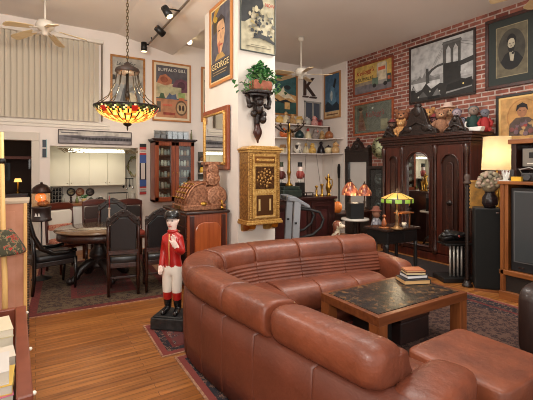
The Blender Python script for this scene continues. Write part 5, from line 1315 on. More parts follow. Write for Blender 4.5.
# ================================================================== COOKIE JARS ON SHELVES
for z, u0, ret in ((1.965, 4.7, True), (2.33, 4.7, True), (2.665, 4.7, False)):
    mb = MB().box(u0, 6.455, 7.47, 7.798, z - .025, z)
    if ret: mb.box(6.20, 6.455, 6.98, 7.47, z - .025, z)
    tag(mb.build('wall_shelf', WALL), {1.965: 'lowest', 2.33: 'middle', 2.665: 'highest'}[z] + ' of the white shelves holding cookie jars in the corner', 'shelf')
def jar(px, z, kind, c, c2, lb, s=1.0, right=False):
    s *= .95; jar.n = getattr(jar, 'n', 0) + 1
    q = W(px, 150, u=6.28 + .06 * (jar.n % 2)) if right else W(px, 150, v=7.565 + .10 * (jar.n % 2))
    t = thing('cookie_jar', lb, 'jar', (q.x, q.y, z + .0008), .55 if not right else 1.0, 'cookie jars on the corner shelves')
    m, m2 = M(c, .3), M(c2, .3)
    P = lambda pr: [(r * s, h * s) for r, h in pr]
    if kind == 'round':
        MB().lathe(P([(.06, 0), (.1, .05), (.11, .1), (.09, .15)]), 16).build('body', m, t)
        MB().lathe(P([(.092, .15), (.07, .18), (.02, .195), (.028, .215), (.001, .23)]), 16).build('lid', m2, t)
    elif kind == 'bear':
        MB().lathe(P([(.075, 0), (.095, .05), (.085, .12), (.05, .15)]), 14).ball((-.07 * s, -.05 * s, .07 * s), .03 * s, 8, 6).ball((.07 * s, -.05 * s, .07 * s), .03 * s, 8, 6).build('body', m, t)
        hd = MB().ball((0, 0, .19 * s), (.07 * s, .065 * s, .06 * s)).ball((-.05 * s, 0, .24 * s), .024 * s, 8, 6).ball((.05 * s, 0, .24 * s), .024 * s, 8, 6).build('lid', m, t)
        MB().ball((0, -.06 * s, .18 * s), (.03 * s, .02 * s, .025 * s), 8, 6).build('muzzle', m2, hd)
    elif kind == 'bell':
        MB().lathe(P([(.095, 0), (.1, .04), (.08, .14), (.04, .2), (.03, .22)]), 16).build('body', m, t)
        MB().lathe(P([(.034, .22), (.045, .25), (.035, .29), (.001, .31)]), 14).build('lid', m2, t)
    elif kind == 'jug':
        MB().lathe(P([(.09, 0), (.115, .06), (.1, .13), (.045, .18), (.03, .2)]), 16).build('body', m, t)
        MB().lathe(P([(.03, .2), (.026, .27), (.034, .29), (.001, .31)]), 12).build('lid', m2, t)
    elif kind == 'cow':
        MB().lathe(P([(.07, 0), (.1, .05), (.1, .13), (.07, .18)]), 16).build('body', M(c, .3, c2=c2, scale=9, lo=.5, hi=.52), t)
        MB().ball((0, -.02 * s, .21 * s), (.07 * s, .07 * s, .05 * s)).build('lid', m, t)
    elif kind == 'house':
        MB().box(-.08 * s, .08 * s, -.06 * s, .06 * s, 0, .13 * s).build('body', m, t, bevel=.006)
        MB().prism([(-.095 * s, .13 * s), (.095 * s, .13 * s), (0, .22 * s)], -.07 * s, .07 * s, 'y').build('lid', m2, t, bevel=.006)
    return t
A, Bz, Cz = 1.965, 2.33, 2.665
CR, YL, ORG, PK, TN, BRN, TEAL, RD, DK, GYC = (222, 206, 168), (214, 172, 92), (212, 112, 62), (206, 124, 112), (196, 156, 106), (150, 92, 54), (34, 56, 58), (178, 60, 54), (38, 32, 36), (176, 172, 164)
jar(283, A, 'house', CR, (160, 120, 80), 'cream house shaped cookie jar on the lowest shelf by the pillar')
jar(297.5, A, 'cow', (222, 214, 200), DK, 'white cookie jar with black cow patches on the lowest shelf', 1.1)
jar(306, A, 'bell', CR, YL, 'cream bell shaped cookie jar on the lowest shelf beside the cow patched one', .9)
jar(312.5, A, 'bear', YL, CR, 'yellow bear cookie jar on the lowest shelf, next to the black one', 1.05)
jar(321, A, 'bell', DK, (54, 46, 50), 'black bell shaped cookie jar on the lowest shelf', 1.1)
jar(328.5, A, 'round', CR, DK, 'cream round cookie jar with dark lid on the lowest shelf', 1.0, True)
jar(335.5, A, 'bear', TN, (206, 130, 80), 'tan bear cookie jar at the very end of the lowest shelf', 1.15, True)
jar(284, Bz, 'round', ORG, ORG, 'orange pumpkin-like cookie jar on the middle shelf near the pillar', 1.1)
jar(291, Bz, 'cow', (150, 120, 90), (60, 46, 40), 'brown mottled cookie jar on the middle shelf behind the candelabra', .9)
jar(299.5, Bz, 'jug', TEAL, (150, 130, 110), 'dark teal jug shaped cookie jar on the middle shelf', 1.05)
jar(308, Bz, 'bell', CR, RD, 'cream cookie jar with red lid on the middle shelf', .95)
jar(315.5, Bz, 'bear', (150, 136, 130), PK, 'grey bear cookie jar with pink muzzle on the middle shelf', 1.1)
jar(322, Bz, 'bear', TN, CR, 'light tan bear cookie jar on the middle shelf next to the brown jug', .95)
jar(329, Bz, 'jug', BRN, (70, 40, 34), 'big brown jug shaped cookie jar ending the middle shelf', 1.05, True)
jar(279.5, Cz, 'round', YL, YL, 'yellow round cookie jar on the highest shelf closest to the pillar')
jar(286, Cz, 'bell', CR, TN, 'cream bell cookie jar on the highest shelf under the gull poster')
jar(292.5, Cz, 'bear', TN, CR, 'tan bear cookie jar on the highest shelf behind the candelabra', 1.05)
jar(299.5, Cz, 'house', (214, 196, 160), YL, 'cream house cookie jar on the highest shelf left of the dark window')
jar(307, Cz, 'round', GYC, (196, 190, 186), 'grey round cookie jar on the highest shelf in front of the dark window', 1.05)
jar(314.5, Cz, 'bear', (206, 150, 144), RD, 'pink bear cookie jar with red muzzle on the highest shelf', 1.0)
jar(320, Cz, 'house', (158, 62, 60), (120, 60, 66), 'dull red house cookie jar at the corner end of the highest shelf', .9)

# ================================================================== CORNER BY THE BRICK WALL
t = thing('hall_mirror', 'tall black carved hall stand with mirror against the brick wall', 'mirror', (6.44, 6.475, 0), -PI / 2)
fr = MB()
for x in (-.385, .30): fr.box(x, x + .085, -.05, .055, .02, 1.86)
fr.box(-.31, .32, -.05, .055, .02, .42).box(-.38, .38, -.06, .055, 1.74, 1.98)
fr.build('frame', CARVED, t, bevel=.008)
cr = MB().prism([(-.385, 1.98), (-.385, 2.06), (-.33, 2.07), (-.2, 2.04), (-.15, 2.10), (-.1, 2.19), (-.04, 2.23), (.04, 2.23), (.1, 2.19), (.15, 2.10), (.2, 2.04), (.33, 2.07), (.385, 2.06), (.385, 1.98)], -.07, .05, 'y')
cr.ball((0, 0, 2.26), .045).ball((-.345, 0, 2.08), .045).ball((.345, 0, 2.08), .045).ball((0, -.07, 2.1), (.08, .03, .07))
cr.build('crest', CARVED, t, bevel=.01)
MB().box(-.31, .32, .0, .01, .42, 1.74).build('glass', MIRROR, t)
t = thing('wall_clock', 'round cream faced clock with dark numerals on the brick wall beside the wardrobe', 'clock', (6.494, 5.855, 2.05), -PI / 2); t.scale = (.76, 1, .8)
RX = Matrix.Rotation(PI / 2, 4, 'X')
MB().lathe([(.29, .002), (.30, .02), (.285, .035), (.27, .03)], 36, mat=RX).build('rim', M((120, 110, 76), .4), t)
MB().lathe([(.272, .031), (.001, .032)], 36, mat=RX).build('dial', M((214, 222, 178), .5), t)
nm = MB()
for i in range(12):
    a = 2 * PI * i / 12
    R = Matrix.Rotation(a, 4, 'Y') @ Matrix.Translation((0, -.034, .215))
    for k in range(1 + (i % 3)): nm.cbox(-.02 + k * .02, 0, 0, .012, .002, .07, 0, R)
nm.build('numerals', BLACK, t)
MB().cbox(0, -.038, .05, .014, .002, .14, 0, Matrix.Rotation(2.2, 4, 'Y')).cbox(0, -.041, .08, .01, .002, .2, 0, Matrix.Rotation(-1.9, 4, 'Y')).build('hands', BLACK, t)
# tall case with gears
t = thing('display_case', 'tall narrow black case with grey clockwork wheels inside, beside the wardrobe', 'case', (6.30, 5.68, 0), -PI / 2)
MB().box(-.19, .19, .0, .15, 0, 1.58).box(-.19, -.15, -.14, 0, 0, 1.58).box(.15, .19, -.14, 0, 0, 1.58).box(-.19, .19, -.14, 0, 0, .5).build('body', BLACK, t, bevel=.004)
MB().box(-.22, .22, -.17, .16, 1.58, 1.64).build('cornice', CARVED, t, bevel=.008)
gr = MB()
for x, z, r in ((.0, 1.36, .12), (.02, 1.07, .10), (-.02, .83, .09)):
    gr.lathe([(r, 0), (r, .03), (r * .8, .035), (r * .7, .015), (r * .3, .015), (r * .28, .04), (.001, .045)], 22, mat=Matrix.Translation((x, -.02, z)) @ RX)
gr.build('wheels', M((120, 124, 120), .35, .6, c2=(76, 80, 78), scale=20), t)
MB().box(-.15, .15, -.135, -.13, .5, 1.56).build('glass', glass_mat(refl=.05), t)

# console with two copper coloured stained glass lamps
t = thing('console_table', 'low dark console table under the stained glass lamps', 'table', (5.30, 5.62, 0))
MB().box(-.50, .50, -.2, .2, .70, .74).build('top', DWOODX, t, bevel=.006)
for x in (-.46, .46):
    for y in (-.16, .16): MB().box(x - .025, x + .025, y - .025, y + .025, 0, .70).build('leg', DWOOD, t)
MB().box(-.43, .43, -.17, .17, .58, .70).build('apron', DWOOD, t)
OR1, OR2, OR3 = glow((180, 100, 70), .22), glow((236, 172, 110), .45), glow((130, 66, 52), .1)
def tiffany(label, loc, r, zb, zt, mats, mis, base_mat, g=None, n=32):
    t = thing('stained_glass_lamp', label, 'lamp', loc, 0, g)
    MB().lathe([(.09, 0), (.085, .015), (.04, .03), (.022, .06), (.018, .12), (.026, .16), (.014, .2), (.014, zb + .04)], 16).cyl((0, 0, zb), (0, 0, zt + .02), .008).build('base', base_mat, t)
    h = zt - zb
    pf_ = [(r, zb), (r * 1.0, zb + h * .40), (r * .97, zb + h * .46), (r * .72, zb + h * .66), (r * .46, zb + h * .86), (r * .26, zt)] if n > 40 else [(r, zb), (r * 1.0, zb + h * .16), (r * .97, zb + h * .30), (r * .82, zb + h * .52), (r * .6, zb + h * .74), (r * .34, zb + h * .92), (r * .2, zt)]
    MB().lathe(pf_, n, mis=mis, cap=False).build('lamp_shade', mats, t)
    MB().lathe([(r * .22, zt), (r * .24, zt + .012), (.02, zt + .02), (.012, zt + .04), (.016, zt + .055), (.001, zt + .065)], 14).build('finial', base_mat, t)
    MB().ball((0, 0, zb + h * .62), .03).build('bulb', glow((255, 226, 170), 3), t)
    return t
mo = lambda i, q: (0, 2, 0, 1, 2, 0, 2)[(i * 5 + q * 11 + (i // 4) * q) % 7]
p = W(350, 190, v=5.62); tiffany('copper orange stained glass lamp on the console, nearer the bar', (p.x, 5.62, .741), .165, .32, .58, [OR1, OR2, OR3], mo, M((60, 44, 32), .4, .5))
p = W(364.5, 190, v=5.66); tiffany('copper orange stained glass lamp on the console, nearer the wardrobe', (p.x, 5.66, .741), .145, .29, .52, [OR1, OR2, OR3], mo, M((60, 44, 32), .4, .5))
p = W(338.5, 204, v=5.5)
t = thing('pumpkin_ornament', 'orange pumpkin ornament on the console beside the bar end', 'ornament', (4.90, 5.53, .741)); t.scale = (1.3, 1.3, 1.3)
pm = MB()
for i in range(8):
    a = 2 * PI * i / 8; pm.ball((.05 * math.cos(a), .05 * math.sin(a), .085), (.05, .05, .083), 10, 8)
pm.build('body', M((220, 120, 46), .5), t)
MB().tube([(0, 0, .15), (.0, 0, .185), (.012, 0, .2)], .012, 6).build('stem', M((96, 84, 44), .7), t)

# round side table with black box
p = W(355, 218, z=.72)
t = thing('side_table', 'round side table with a pale rim holding a black box', 'table', (p.x, p.y, 0))
MB().lathe([(.001, .685), (.24, .685), (.245, .70), (.24, .715), (.001, .715)], 32).build('top', M((196, 190, 182), .3), t)
MB().lathe([(.17, .002), (.16, .03), (.04, .06), (.03, .1), (.035, .4), (.028, .6), (.06, .685)], 18).build('pedestal', CARVED, t)
for i in range(3):
    a = 2 * PI * i / 3 + .4
    MB().tube([(.05 * math.cos(a), .05 * math.sin(a), .22), (.15 * math.cos(a), .15 * math.sin(a), .14), (.22 * math.cos(a), .22 * math.sin(a), .02)], [.025, .022, .018], 7).build('foot', CARVED, t)
t = thing('speaker_box', 'small black box speaker standing on the round side table', 'speaker', (p.x, p.y, .716), -.35)
MB().box(-.125, .125, -.1, .1, 0, .27).build('cabinet', BLACK, t, bevel=.008)
MB().box(-.115, .115, -.106, -.1, .01, .26).build('grille', M((22, 22, 24), .9), t)
# clutter around the side table
def doll(name, label, loc, rz, s, body, head, hair=None, hat=None, cat='figurine'):
    t = thing(name, label, cat, loc, rz)
    b = MB().lathe([(.075 * s, 0), (.095 * s, .06 * s), (.08 * s, .18 * s), (.055 * s, .25 * s), (.03 * s, .28 * s)], 14)
    for q in (-1, 1):
        b.tube([(q * .06 * s, 0, .24 * s), (q * .11 * s, -.03 * s, .16 * s), (q * .09 * s, -.08 * s, .1 * s)], [.03 * s, .028 * s, .024 * s], 7)
        b.tube([(q * .05 * s, -.03 * s, .038 * s), (q * .07 * s, -.14 * s, .036 * s)], [.035 * s, .032 * s], 7)
    b.build('body', body, t)
    h = MB().ball((0, -.01 * s, .34 * s), (.07 * s, .068 * s, .072 * s)).build('head', head, t)
    MB().ball((-.024 * s, -.074 * s, .355 * s), .008 * s, 6, 4).ball((.024 * s, -.074 * s, .355 * s), .008 * s, 6, 4).ball((0, -.078 * s, .335 * s), .01 * s, 6, 4).build('face', M((40, 28, 24), .4), h)
    if hair: MB().ball((0, .015 * s, .365 * s), (.078 * s, .07 * s, .065 * s)).build('hair', hair, t)
    if hat: MB().lathe([(.095 * s, .385 * s), (.09 * s, .40 * s), (.06 * s, .405 * s), (.05 * s, .46 * s), (.001 * s, .475 * s)], 14).build('hat', hat, t)
    return t
p = W(376, 236, v=4.45)
t = thing('plant_stool', 'small dark wooden stool holding a doll beside the desk', 'stool', (p.x, 4.45, 0))
MB().lathe([(.001, .47), (.17, .47), (.17, .5), (.001, .5)], 24).build('seat', DWOODX, t)
for i in range(4):
    a = PI / 4 + i * PI / 2; MB().cyl((.11 * math.cos(a), .11 * math.sin(a), .47), (.15 * math.cos(a), .15 * math.sin(a), 0), .018).build('leg', DWOOD, t)
doll('rag_doll', 'doll with a rust coloured floppy hat sitting on a stool beside the desk', (p.x, 4.45, .501), .2, 1.0, M((70, 66, 80), .8, c2=(170, 170, 176), scale=20), M((140, 96, 76), .7), None, M((112, 62, 46), .8))
p = W(337, 235, v=4.75)
t = thing('spotted_dog_ornament', 'white and brown spotted dog ornament sitting by the bar end', 'ornament', (4.27, 4.86, 0), .5)
SP = M((222, 208, 184), .4, c2=(128, 66, 40), scale=7, lo=.54, hi=.56)
b = MB()
b.ring_loft([[(x + rx * math.cos(a), y + ry * math.sin(a), z) for a in [2 * PI * i / 16 for i in range(16)]] for x, y, z, rx, ry in ((0, .06, .02, .12, .16), (0, .05, .14, .13, .16), (0, .02, .3, .11, .12), (0, -.02, .42, .085, .09), (0, -.05, .52, .06, .06), (0, -.05, .58, .05, .05))])
for s in (-1, 1):
    b.tube([(s * .06, -.06, .38), (s * .065, -.11, .2), (s * .065, -.12, .05), (s * .065, -.17, .03)], [.04, .034, .03, .034], 8)
    b.tube([(s * .11, .06, .16), (s * .13, -.04, .12), (s * .12, -.12, .03)], [.06, .05, .035], 8)
b.tube([(0, .2, .05), (.08, .24, .05), (.14, .2, .05)], .022, 6)
b.ball((0, -.07, .65), (.075, .085, .075)).ball((0, -.15, .63), (.042, .06, .04))
b.build('body', SP, t)
for s in (-1, 1): MB().ball((s * .08, -.05, .63), (.02, .035, .065)).build('ear', M((116, 60, 38), .5), t)
MB().ball((0, -.205, .64), .014).ball((-.03, -.13, .68), .01).ball((.03, -.13, .68), .01).build('face', BLACK, t)

# ================================================================== WARDROBE
t = thing('wardrobe', 'massive carved mahogany wardrobe with an arched mirror door', 'wardrobe', (5.88, 4.365, 0), -PI / 2)
ww = .885
MB().box(-ww, ww, .03, .58, .10, 2.06).box(-ww - .03, ww + .03, -.01, .60, 0, .13).build('case', MAHOG, t, bevel=.008)
co = MB()
for e, z0, z1 in ((.01, 2.00, 2.04), (.035, 2.04, 2.09), (.06, 2.09, 2.13), (.09, 2.13, 2.165), (.07, 2.165, 2.19)): co.box(-ww - e, ww + e, .02 - e, .60, z0, z1)
co.build('cornice', CARVEDR, t, bevel=.008)
XC = -.06
def arch(x0, x1, z0, z1, n=14):
    r = (x1 - x0) / 2; cx = (x0 + x1) / 2
    return [(x0, z0), (x1, z0)] + [(cx + r * math.cos(PI * i / n), z1 - r + r * math.sin(PI * i / n)) for i in range(n + 1)]
def arch_frame(mb, x0, x1, z0, z1, w, zt, xo0, xo1, zo0, y0, y1, n=14):
    """panel with an arched opening: outer rectangle minus arch, front at y0"""
    inner = arch(x0, x1, z0, z1, n); r = (x1 - x0) / 2; cx = (x0 + x1) / 2
    outer = [(xo0, zo0), (xo1, zo0)] + [(max(xo0, min(xo1, cx + (xo1 - cx) * 1.42 * math.cos(PI * i / n))) , min(zt, (z1 - r) + (zt - z1 + r) * 1.42 * math.sin(PI * i / n))) for i in range(n + 1)]
    k = len(inner); o = len(mb.v)
    vs = [(a, y0, b) for a, b in outer] + [(a, y0, b) for a, b in inner] + [(a, y1, b) for a, b in outer] + [(a, y1, b) for a, b in inner]
    fs = []
    for i in range(k):
        j = (i + 1) % k
        fs += [(i, j, k + j, k + i), (k + i, k + j, 3 * k + j, 3 * k + i), (2 * k + j, 2 * k + i, 3 * k + i, 3 * k + j), (j, i, 2 * k + i, 2 * k + j)]
    return mb.add(vs, fs)
d_ = arch_frame(MB(), XC - .235, XC + .235, .24, 1.885, 0, 2.0, XC - .31, XC + .31, .15, -.02, .028).build('mirror_door', CARVEDR, t, bevel=.004)
MB().prism(arch(XC - .24, XC + .24, .235, 1.89), .012, .02, 'y').build('mirror_glass', MIRROR, d_)
tr = MB().tube([(x, -.022, z) for x, z in arch(XC - .25, XC + .25, .225, 1.90)[1:] + [(XC - .25, .225), (XC + .25, .225)]], .014, 6, closed=False)
tr.build('arch_moulding', MAHOG, d_)
for s, x0, x1 in ((-1, -ww + .10, XC - .38), (1, XC + .38, ww - .10)):
    d_ = arch_frame(MB(), x0 + .09, x1 - .09, .28, 1.82, 0, 1.98, x0, x1, .15, -.005, .028).build('door', MAHOG, t, bevel=.004)
    MB().prism(arch(x0 + .085, x1 - .085, .275, 1.825), .015, .025, 'y').build('recessed_panel', DWOOD, d_)
    xm = (x0 + x1) / 2
    MB().prism(arch(xm - .06, xm + .06, .36, 1.70), -.01, .014, 'y').build('raised_panel', CARVEDR, d_, bevel=.01)
    MB().tube([(x, -.008, z) for x, z in arch(x0 + .08, x1 - .08, .27, 1.83)[1:]], .012, 6).build('door_moulding', CARVEDR, d_)
    MB().lathe([(.05, 0), (.045, .015), (.02, .02), (.014, .04), (.024, .055), (.001, .06)], 14, mat=Matrix.Translation((xm + s * .0, -.01, 1.02)) @ RX).build('door_knob', CARVED, d_)
for x in (-ww + .045, XC - .345, XC + .345, ww - .045):
    MB().lathe([(.045, .13), (.05, .2), (.032, .24), (.028, .5), (.034, .54), (.026, .58), (.026, 1.3), (.034, 1.36), (.026, 1.42), (.028, 1.8), (.045, 1.86), (.05, 1.94), (.04, 2.0)], 14, (x, .0, 0)).build('turned_column', CARVEDR, t)
def crest(cx, w, h, name):
    m = MB().prism([(cx - w, 2.19), (cx - w * .95, 2.19 + h * .16), (cx - w * .6, 2.19 + h * .30), (cx - w * .45, 2.19 + h * .62), (cx - w * .3, 2.19 + h * .88), (cx, 2.19 + h), (cx + w * .3, 2.19 + h * .88), (cx + w * .45, 2.19 + h * .62), (cx + w * .6, 2.19 + h * .30), (cx + w * .95, 2.19 + h * .16), (cx + w, 2.19)], -.04, .04, 'y')
    m.ball((cx, -.02, 2.19 + h * .8), (w * .24, .05, h * .2)).ball((cx, 0, 2.19 + h), (w * .18, .05, h * .08)).ball((cx - w * .5, -.03, 2.19 + h * .22), (w * .28, .04, h * .14)).ball((cx + w * .5, -.03, 2.19 + h * .22), (w * .28, .04, h * .14))
    m.tube([(cx - w * .8, -.045, 2.2 + h * .08), (cx - w * .35, -.05, 2.2 + h * .3), (cx, -.05, 2.2 + h * .42), (cx + w * .35, -.05, 2.2 + h * .3), (cx + w * .8, -.045, 2.2 + h * .08)], .02, 6)
    return m.build(name, CARVED, t, bevel=.008)
crest(XC, .40, .53, 'pediment'); crest(-ww + .18, .15, .22, 'side_crest'); crest(ww - .22, .20, .26, 'side_crest')

# toys on the wardrobe
WT = 2.1905
def bear(label, px, u, s, c, c2, rz=-1.0, hat=None, name='teddy_bear', cat='teddy bear'):
    q = W(px, 120, u=u)
    t = thing(name, label, cat, (q.x, q.y, WT), rz)
    m = M(c, .9, c2=tuple(int(x * .8) for x in c), scale=40, bump=.4, bscale=60)
    b = MB().ball((0, 0, .13 * s), (.10 * s, .085 * s, .13 * s))
    for k in (-1, 1):
        b.tube([(k * .07 * s, 0, .2 * s), (k * .13 * s, -.05 * s, .14 * s), (k * .11 * s, -.1 * s, .1 * s)], [.035 * s, .034 * s, .03 * s], 8)
        b.tube([(k * .06 * s, -.03 * s, .045 * s), (k * .09 * s, -.15 * s, .045 * s)], [.045 * s, .042 * s], 8).ball((k * .09 * s, -.155 * s, .055 * s), (.04 * s, .022 * s, .05 * s), 8, 6)
    b.ball((0, -.01 * s, .30 * s), (.085 * s, .08 * s, .078 * s))
    for k in (-1, 1): b.ball((k * .07 * s, 0, .365 * s), (.032 * s, .018 * s, .032 * s), 8, 6)
    b.build('body', m, t)
    MB().ball((0, -.085 * s, .285 * s), (.038 * s, .03 * s, .03 * s)).build('muzzle', M(c2, .8), t)
    MB().ball((0, -.115 * s, .295 * s), .011 * s, 6, 4).ball((-.03 * s, -.082 * s, .32 * s), .009 * s, 6, 4).ball((.03 * s, -.082 * s, .32 * s), .009 * s, 6, 4).build('face', BLACK, t)
    if hat: MB().lathe([(.1 * s, .365 * s), (.095 * s, .375 * s), (.06 * s, .38 * s), (.05 * s, .43 * s), (.001 * s, .44 * s)], 14).build('hat', M(hat, .7), t)
    return t
bear('small dark bear with a dull red hat, nearest the cereal signs on the wardrobe', 392, 6.13, .9, (92, 70, 58), (130, 100, 80), hat=(120, 52, 52))
bear('large brown bear sitting high at the back of the wardrobe beside the pediment', 402, 6.35, 1.55, (150, 96, 66), (186, 130, 92))
bear('honey coloured bear sitting in front of the large brown one on the wardrobe', 401, 6.12, .95, (206, 150, 92), (226, 184, 130))
bear('golden bear face peeping out beside the wardrobe pediment, toward the bridge picture', 427.5, 6.36, 1.42, (196, 140, 84), (222, 176, 120))
bear('dark plum bear tucked behind the golden and tan ones on the wardrobe', 434.5, 6.17, .9, (92, 56, 56), (140, 90, 80), hat=(132, 48, 50))
bear('tall shaggy tan bear standing out in the middle of the wardrobe top', 441.5, 6.13, 1.15, (158, 112, 84), (196, 150, 112))
bear('pale tan bear sitting highest on the wardrobe, below the bridge picture', 448, 6.36, 1.36, (190, 140, 104), (220, 180, 140), hat=(206, 176, 160))
def wdoll(px, u, *a, **k):
    q = W(px, 120, u=u); return doll(k.pop('name'), k.pop('label'), (q.x, q.y, WT), -1.0, *a, **k)
wdoll(457, 6.10, .98, M((104, 96, 104), .8), M((150, 134, 140), .7), M((96, 92, 110), .9), name='grey_doll', label='grey haired doll sitting behind the small carved crest on the wardrobe', cat='doll')
wdoll(462.5, 6.38, .7, M((52, 54, 70), .7), M((150, 160, 180), .6), M((40, 42, 54), .8), name='blue_doll', label='small dark blue doll behind the white dish on the wardrobe', cat='doll')
wdoll(473.5, 6.36, 1.1, M((36, 60, 54), .8), M((136, 116, 104), .7), M((92, 104, 106), .9), name='green_doll', label='doll in a dark green coat above the white dish on the wardrobe', cat='doll')
wdoll(485, 6.28, .88, M((150, 36, 36), .8), M((104, 104, 112), .7), M((96, 96, 108), .9), name='red_doll', label='doll in a bright red dress at the end of the wardrobe top', cat='doll')
q = W(473, 128, u=6.10)
t = thing('white_dish', 'long low white swan-like dish at the front corner of the wardrobe top', 'dish', (q.x, q.y - .03, WT), -PI / 2); t.scale = (.85, 1, 1)
MB().prism([(-.15, 0), (.14, 0), (.17, .075), (-.17, .075)], -.06, .06, 'y').build('bowl', M((224, 220, 212), .3), t, bevel=.012)
MB().tube([(-.15, 0, .06), (-.19, 0, .1), (-.185, 0, .15), (-.165, 0, .175)], [.022, .018, .015, .013], 8).build('neck', M((224, 220, 212), .3), t)

# ================================================================== DESK WITH GREEN LAMP
t = thing('writing_desk', 'small black desk beyond the sofa arm carrying a green stained glass lamp', 'desk', (4.37, 3.72, 0), -.05)
MB().box(-.33, .33, -.22, .22, .735, .765).build('top', M((46, 30, 24), .25, coat=.4), t, bevel=.006)
MB().box(-.29, .29, -.19, .2, .56, .735).build('apron', BLACK, t, bevel=.004)
for x in (-.28, .02): MB().box(x, x + .26, -.2, -.19, .59, .71).build('drawer', M((24, 20, 20), .35), t, bevel=.004)
for x in (-.28, .28):
    for y in (-.17, .18): MB().lathe([(.018, 0), (.028, .03), (.02, .1), (.028, .3), (.024, .5), (.032, .56)], 12, (x, y, 0)).build('leg', BLACK, t)
DT = .766
LG1, LG2, LG3, LG4 = glow((214, 156, 78), .38), glow((126, 160, 56), .32), glow((196, 168, 80), .34), M((48, 44, 24), .5)
mg = lambda i, q: ((3 if i % 6 in (0, 1) else 1) if q == 0 else (3 if q == 1 else (3 if i % 8 == 7 else (0 if (i // 8) % 2 else 2))))
q = W(397, 229, z=DT)
tiffany('green banded stained glass lamp glowing on the black desk', (q.x, q.y, DT), .215, .365, .49, [LG1, LG2, LG3, LG4], mg, M((120, 92, 60), .4, .4, c2=(80, 60, 40), scale=20), None, 64)
q = W(384, 228, z=DT)
tag(MB().lathe([(.001, .0), (.07, .0), (.075, .012), (.001, .014)], 24).build('wooden_coaster', [OAKX], loc=(q.x, q.y, DT + .0005)), 'round light wood board lying on the black desk', 'board')
t = thing('duck_figurine', 'small carved wooden figurine on the round board on the desk', 'figurine', (q.x, q.y, DT + .015))
MB().lathe([(.03, 0), (.035, .05), (.02, .1), (.012, .13)], 12).build('body', M((130, 72, 40), .4), t)
MB().ball((0, 0, .15), .024).build('head', M((120, 66, 38), .4), t)
q = W(409, 227, z=DT); q.y += .04
t = thing('desk_riser', 'little lit wooden shelf stand on the desk beside the lamp', 'stand', (q.x - .02, q.y + .03, DT + .0005))
MB().box(-.13, .13, -.07, .07, .19, .205).build('top', OAKX, t)
for x in (-.12, .12): MB().cyl((x, 0, 0), (x, 0, .19), .012).build('leg', OAK, t)
t = thing('small_cup', 'small white cup under the little shelf stand on the desk', 'cup', (q.x - .02, q.y + .03, DT + .0005))
MB().lathe([(.02, 0), (.032, .03), (.034, .06), (.028, .058)], 14).build('body', M((220, 210, 196), .3), t)
MB().tube([(.032, 0, .05), (.055, 0, .04), (.03, 0, .02)], .006, 6).build('handle', M((220, 210, 196), .3), t)

# ================================================================== STAND WITH SILVER BARS, TWISTED POST, SPEAKER
q = W(450, 281, z=.0)
t = thing('rod_stand', 'black pedestal stand with four silver rods on the dark floor before the wardrobe', 'stand', (q.x + .12, q.y + .0, 0), -.5)
MB().box(-.25, .25, -.17, .17, 0.0, .07).build('base', BLACK, t, bevel=.012)
MB().box(-.02, .16, -.02, .12, .07, .51).build('column', M((24, 20, 20), .4), t)
for i in range(4): MB().cyl((-.105 + i * .055, -.06, .07), (-.105 + i * .055, -.06, .51), .014, n=10).build('rod', M((196, 192, 184), .35, .5), t)
MB().box(-.2, .2, -.13, .14, .51, .535).build('top_plate', BLACK, t, bevel=.006)
t = thing('black_sculpture', 'lumpy black sculpture of curled forms lying on the silver rodded stand', 'sculpture', (q.x + .12, q.y, .5355), -.5)
sc = MB(); rr = random.Random(21)
sc.ring_loft([[(x, r * 1.15 * math.cos(a), .06 + z + r * .9 * math.sin(a)) for a in [2 * PI * i / 12 for i in range(12)]] for x, z, r in ((-.22, .0, .05), (-.16, .02, .075), (-.06, .04, .085), (.04, .03, .075), (.13, .02, .07), (.2, .0, .05))])
for x, z, r in ((-.17, .11, .05), (-.1, .15, .045), (-.03, .13, .05), (.05, .12, .04), (.12, .11, .045), (.18, .06, .04)): sc.ball((x, rr.uniform(-.05, .03), z), (r * 1.2, r, r * .8))
sc.tube([(-.2, -.05, .1), (-.1, -.09, .13), (0, -.09, .09), (.1, -.08, .12)], .025, 7)
sc.build('form', M((20, 19, 20), .35), t)
MB().ball((.0, -.10, .1), .02).build('red_dot', M((120, 40, 34), .5), t)
q = W(469.5, 288, z=0)
t = thing('twisted_post', 'tall dark barley-twist post standing between wardrobe and black speaker', 'stand', (q.x + .05, q.y + .06, 0))
MB().lathe([(.07, 0), (.07, .02), (.05, .04), (.035, .08)], 16).build('foot', CARVED, t)
MB().lathe([(.020 + .014 * (i % 2), .08 + i * .026) for i in range(51)], 12).build('shaft', CARVED, t)
MB().lathe([(.045, 1.38), (.05, 1.41), (.03, 1.43), (.045, 1.47), (.03, 1.51), (.001, 1.525)], 14).build('finial', M((74, 56, 48), .6), t)
q = W(488.5, 296, z=0)
t = thing('tower_speaker', 'tall black cloth fronted speaker beside the television cabinet', 'speaker', (5.00, 2.715, 0), -PI / 2 + .62)
MB().box(-.15, .15, .0, .26, .03, 1.08).build('cabinet', M((20, 19, 19), .5), t, bevel=.006)
MB().box(-.14, .14, -.02, -.001, .05, 1.065).build('grille_cloth', M((17, 18, 17), .95), t, bevel=.006)
MB().box(-.155, .155, -.02, .265, 0, .03).build('plinth', OAKX, t)
MB().box(.09, .12, -.0225, -.0205, 1.02, 1.035).build('badge', CHROME, t)
st = Vector((5.03, 2.80, 1.0805))
t = thing('dried_flowers', 'bunch of dried hydrangea flowers in a dark vase on the tall speaker', 'flowers', (5.06, 2.72, 1.0805))
MB().lathe([(.05, 0), (.075, .05), (.07, .11), (.045, .15), (.05, .17)], 16).build('vase', M((34, 26, 28), .25), t)
fl = MB(); rr = random.Random(6)
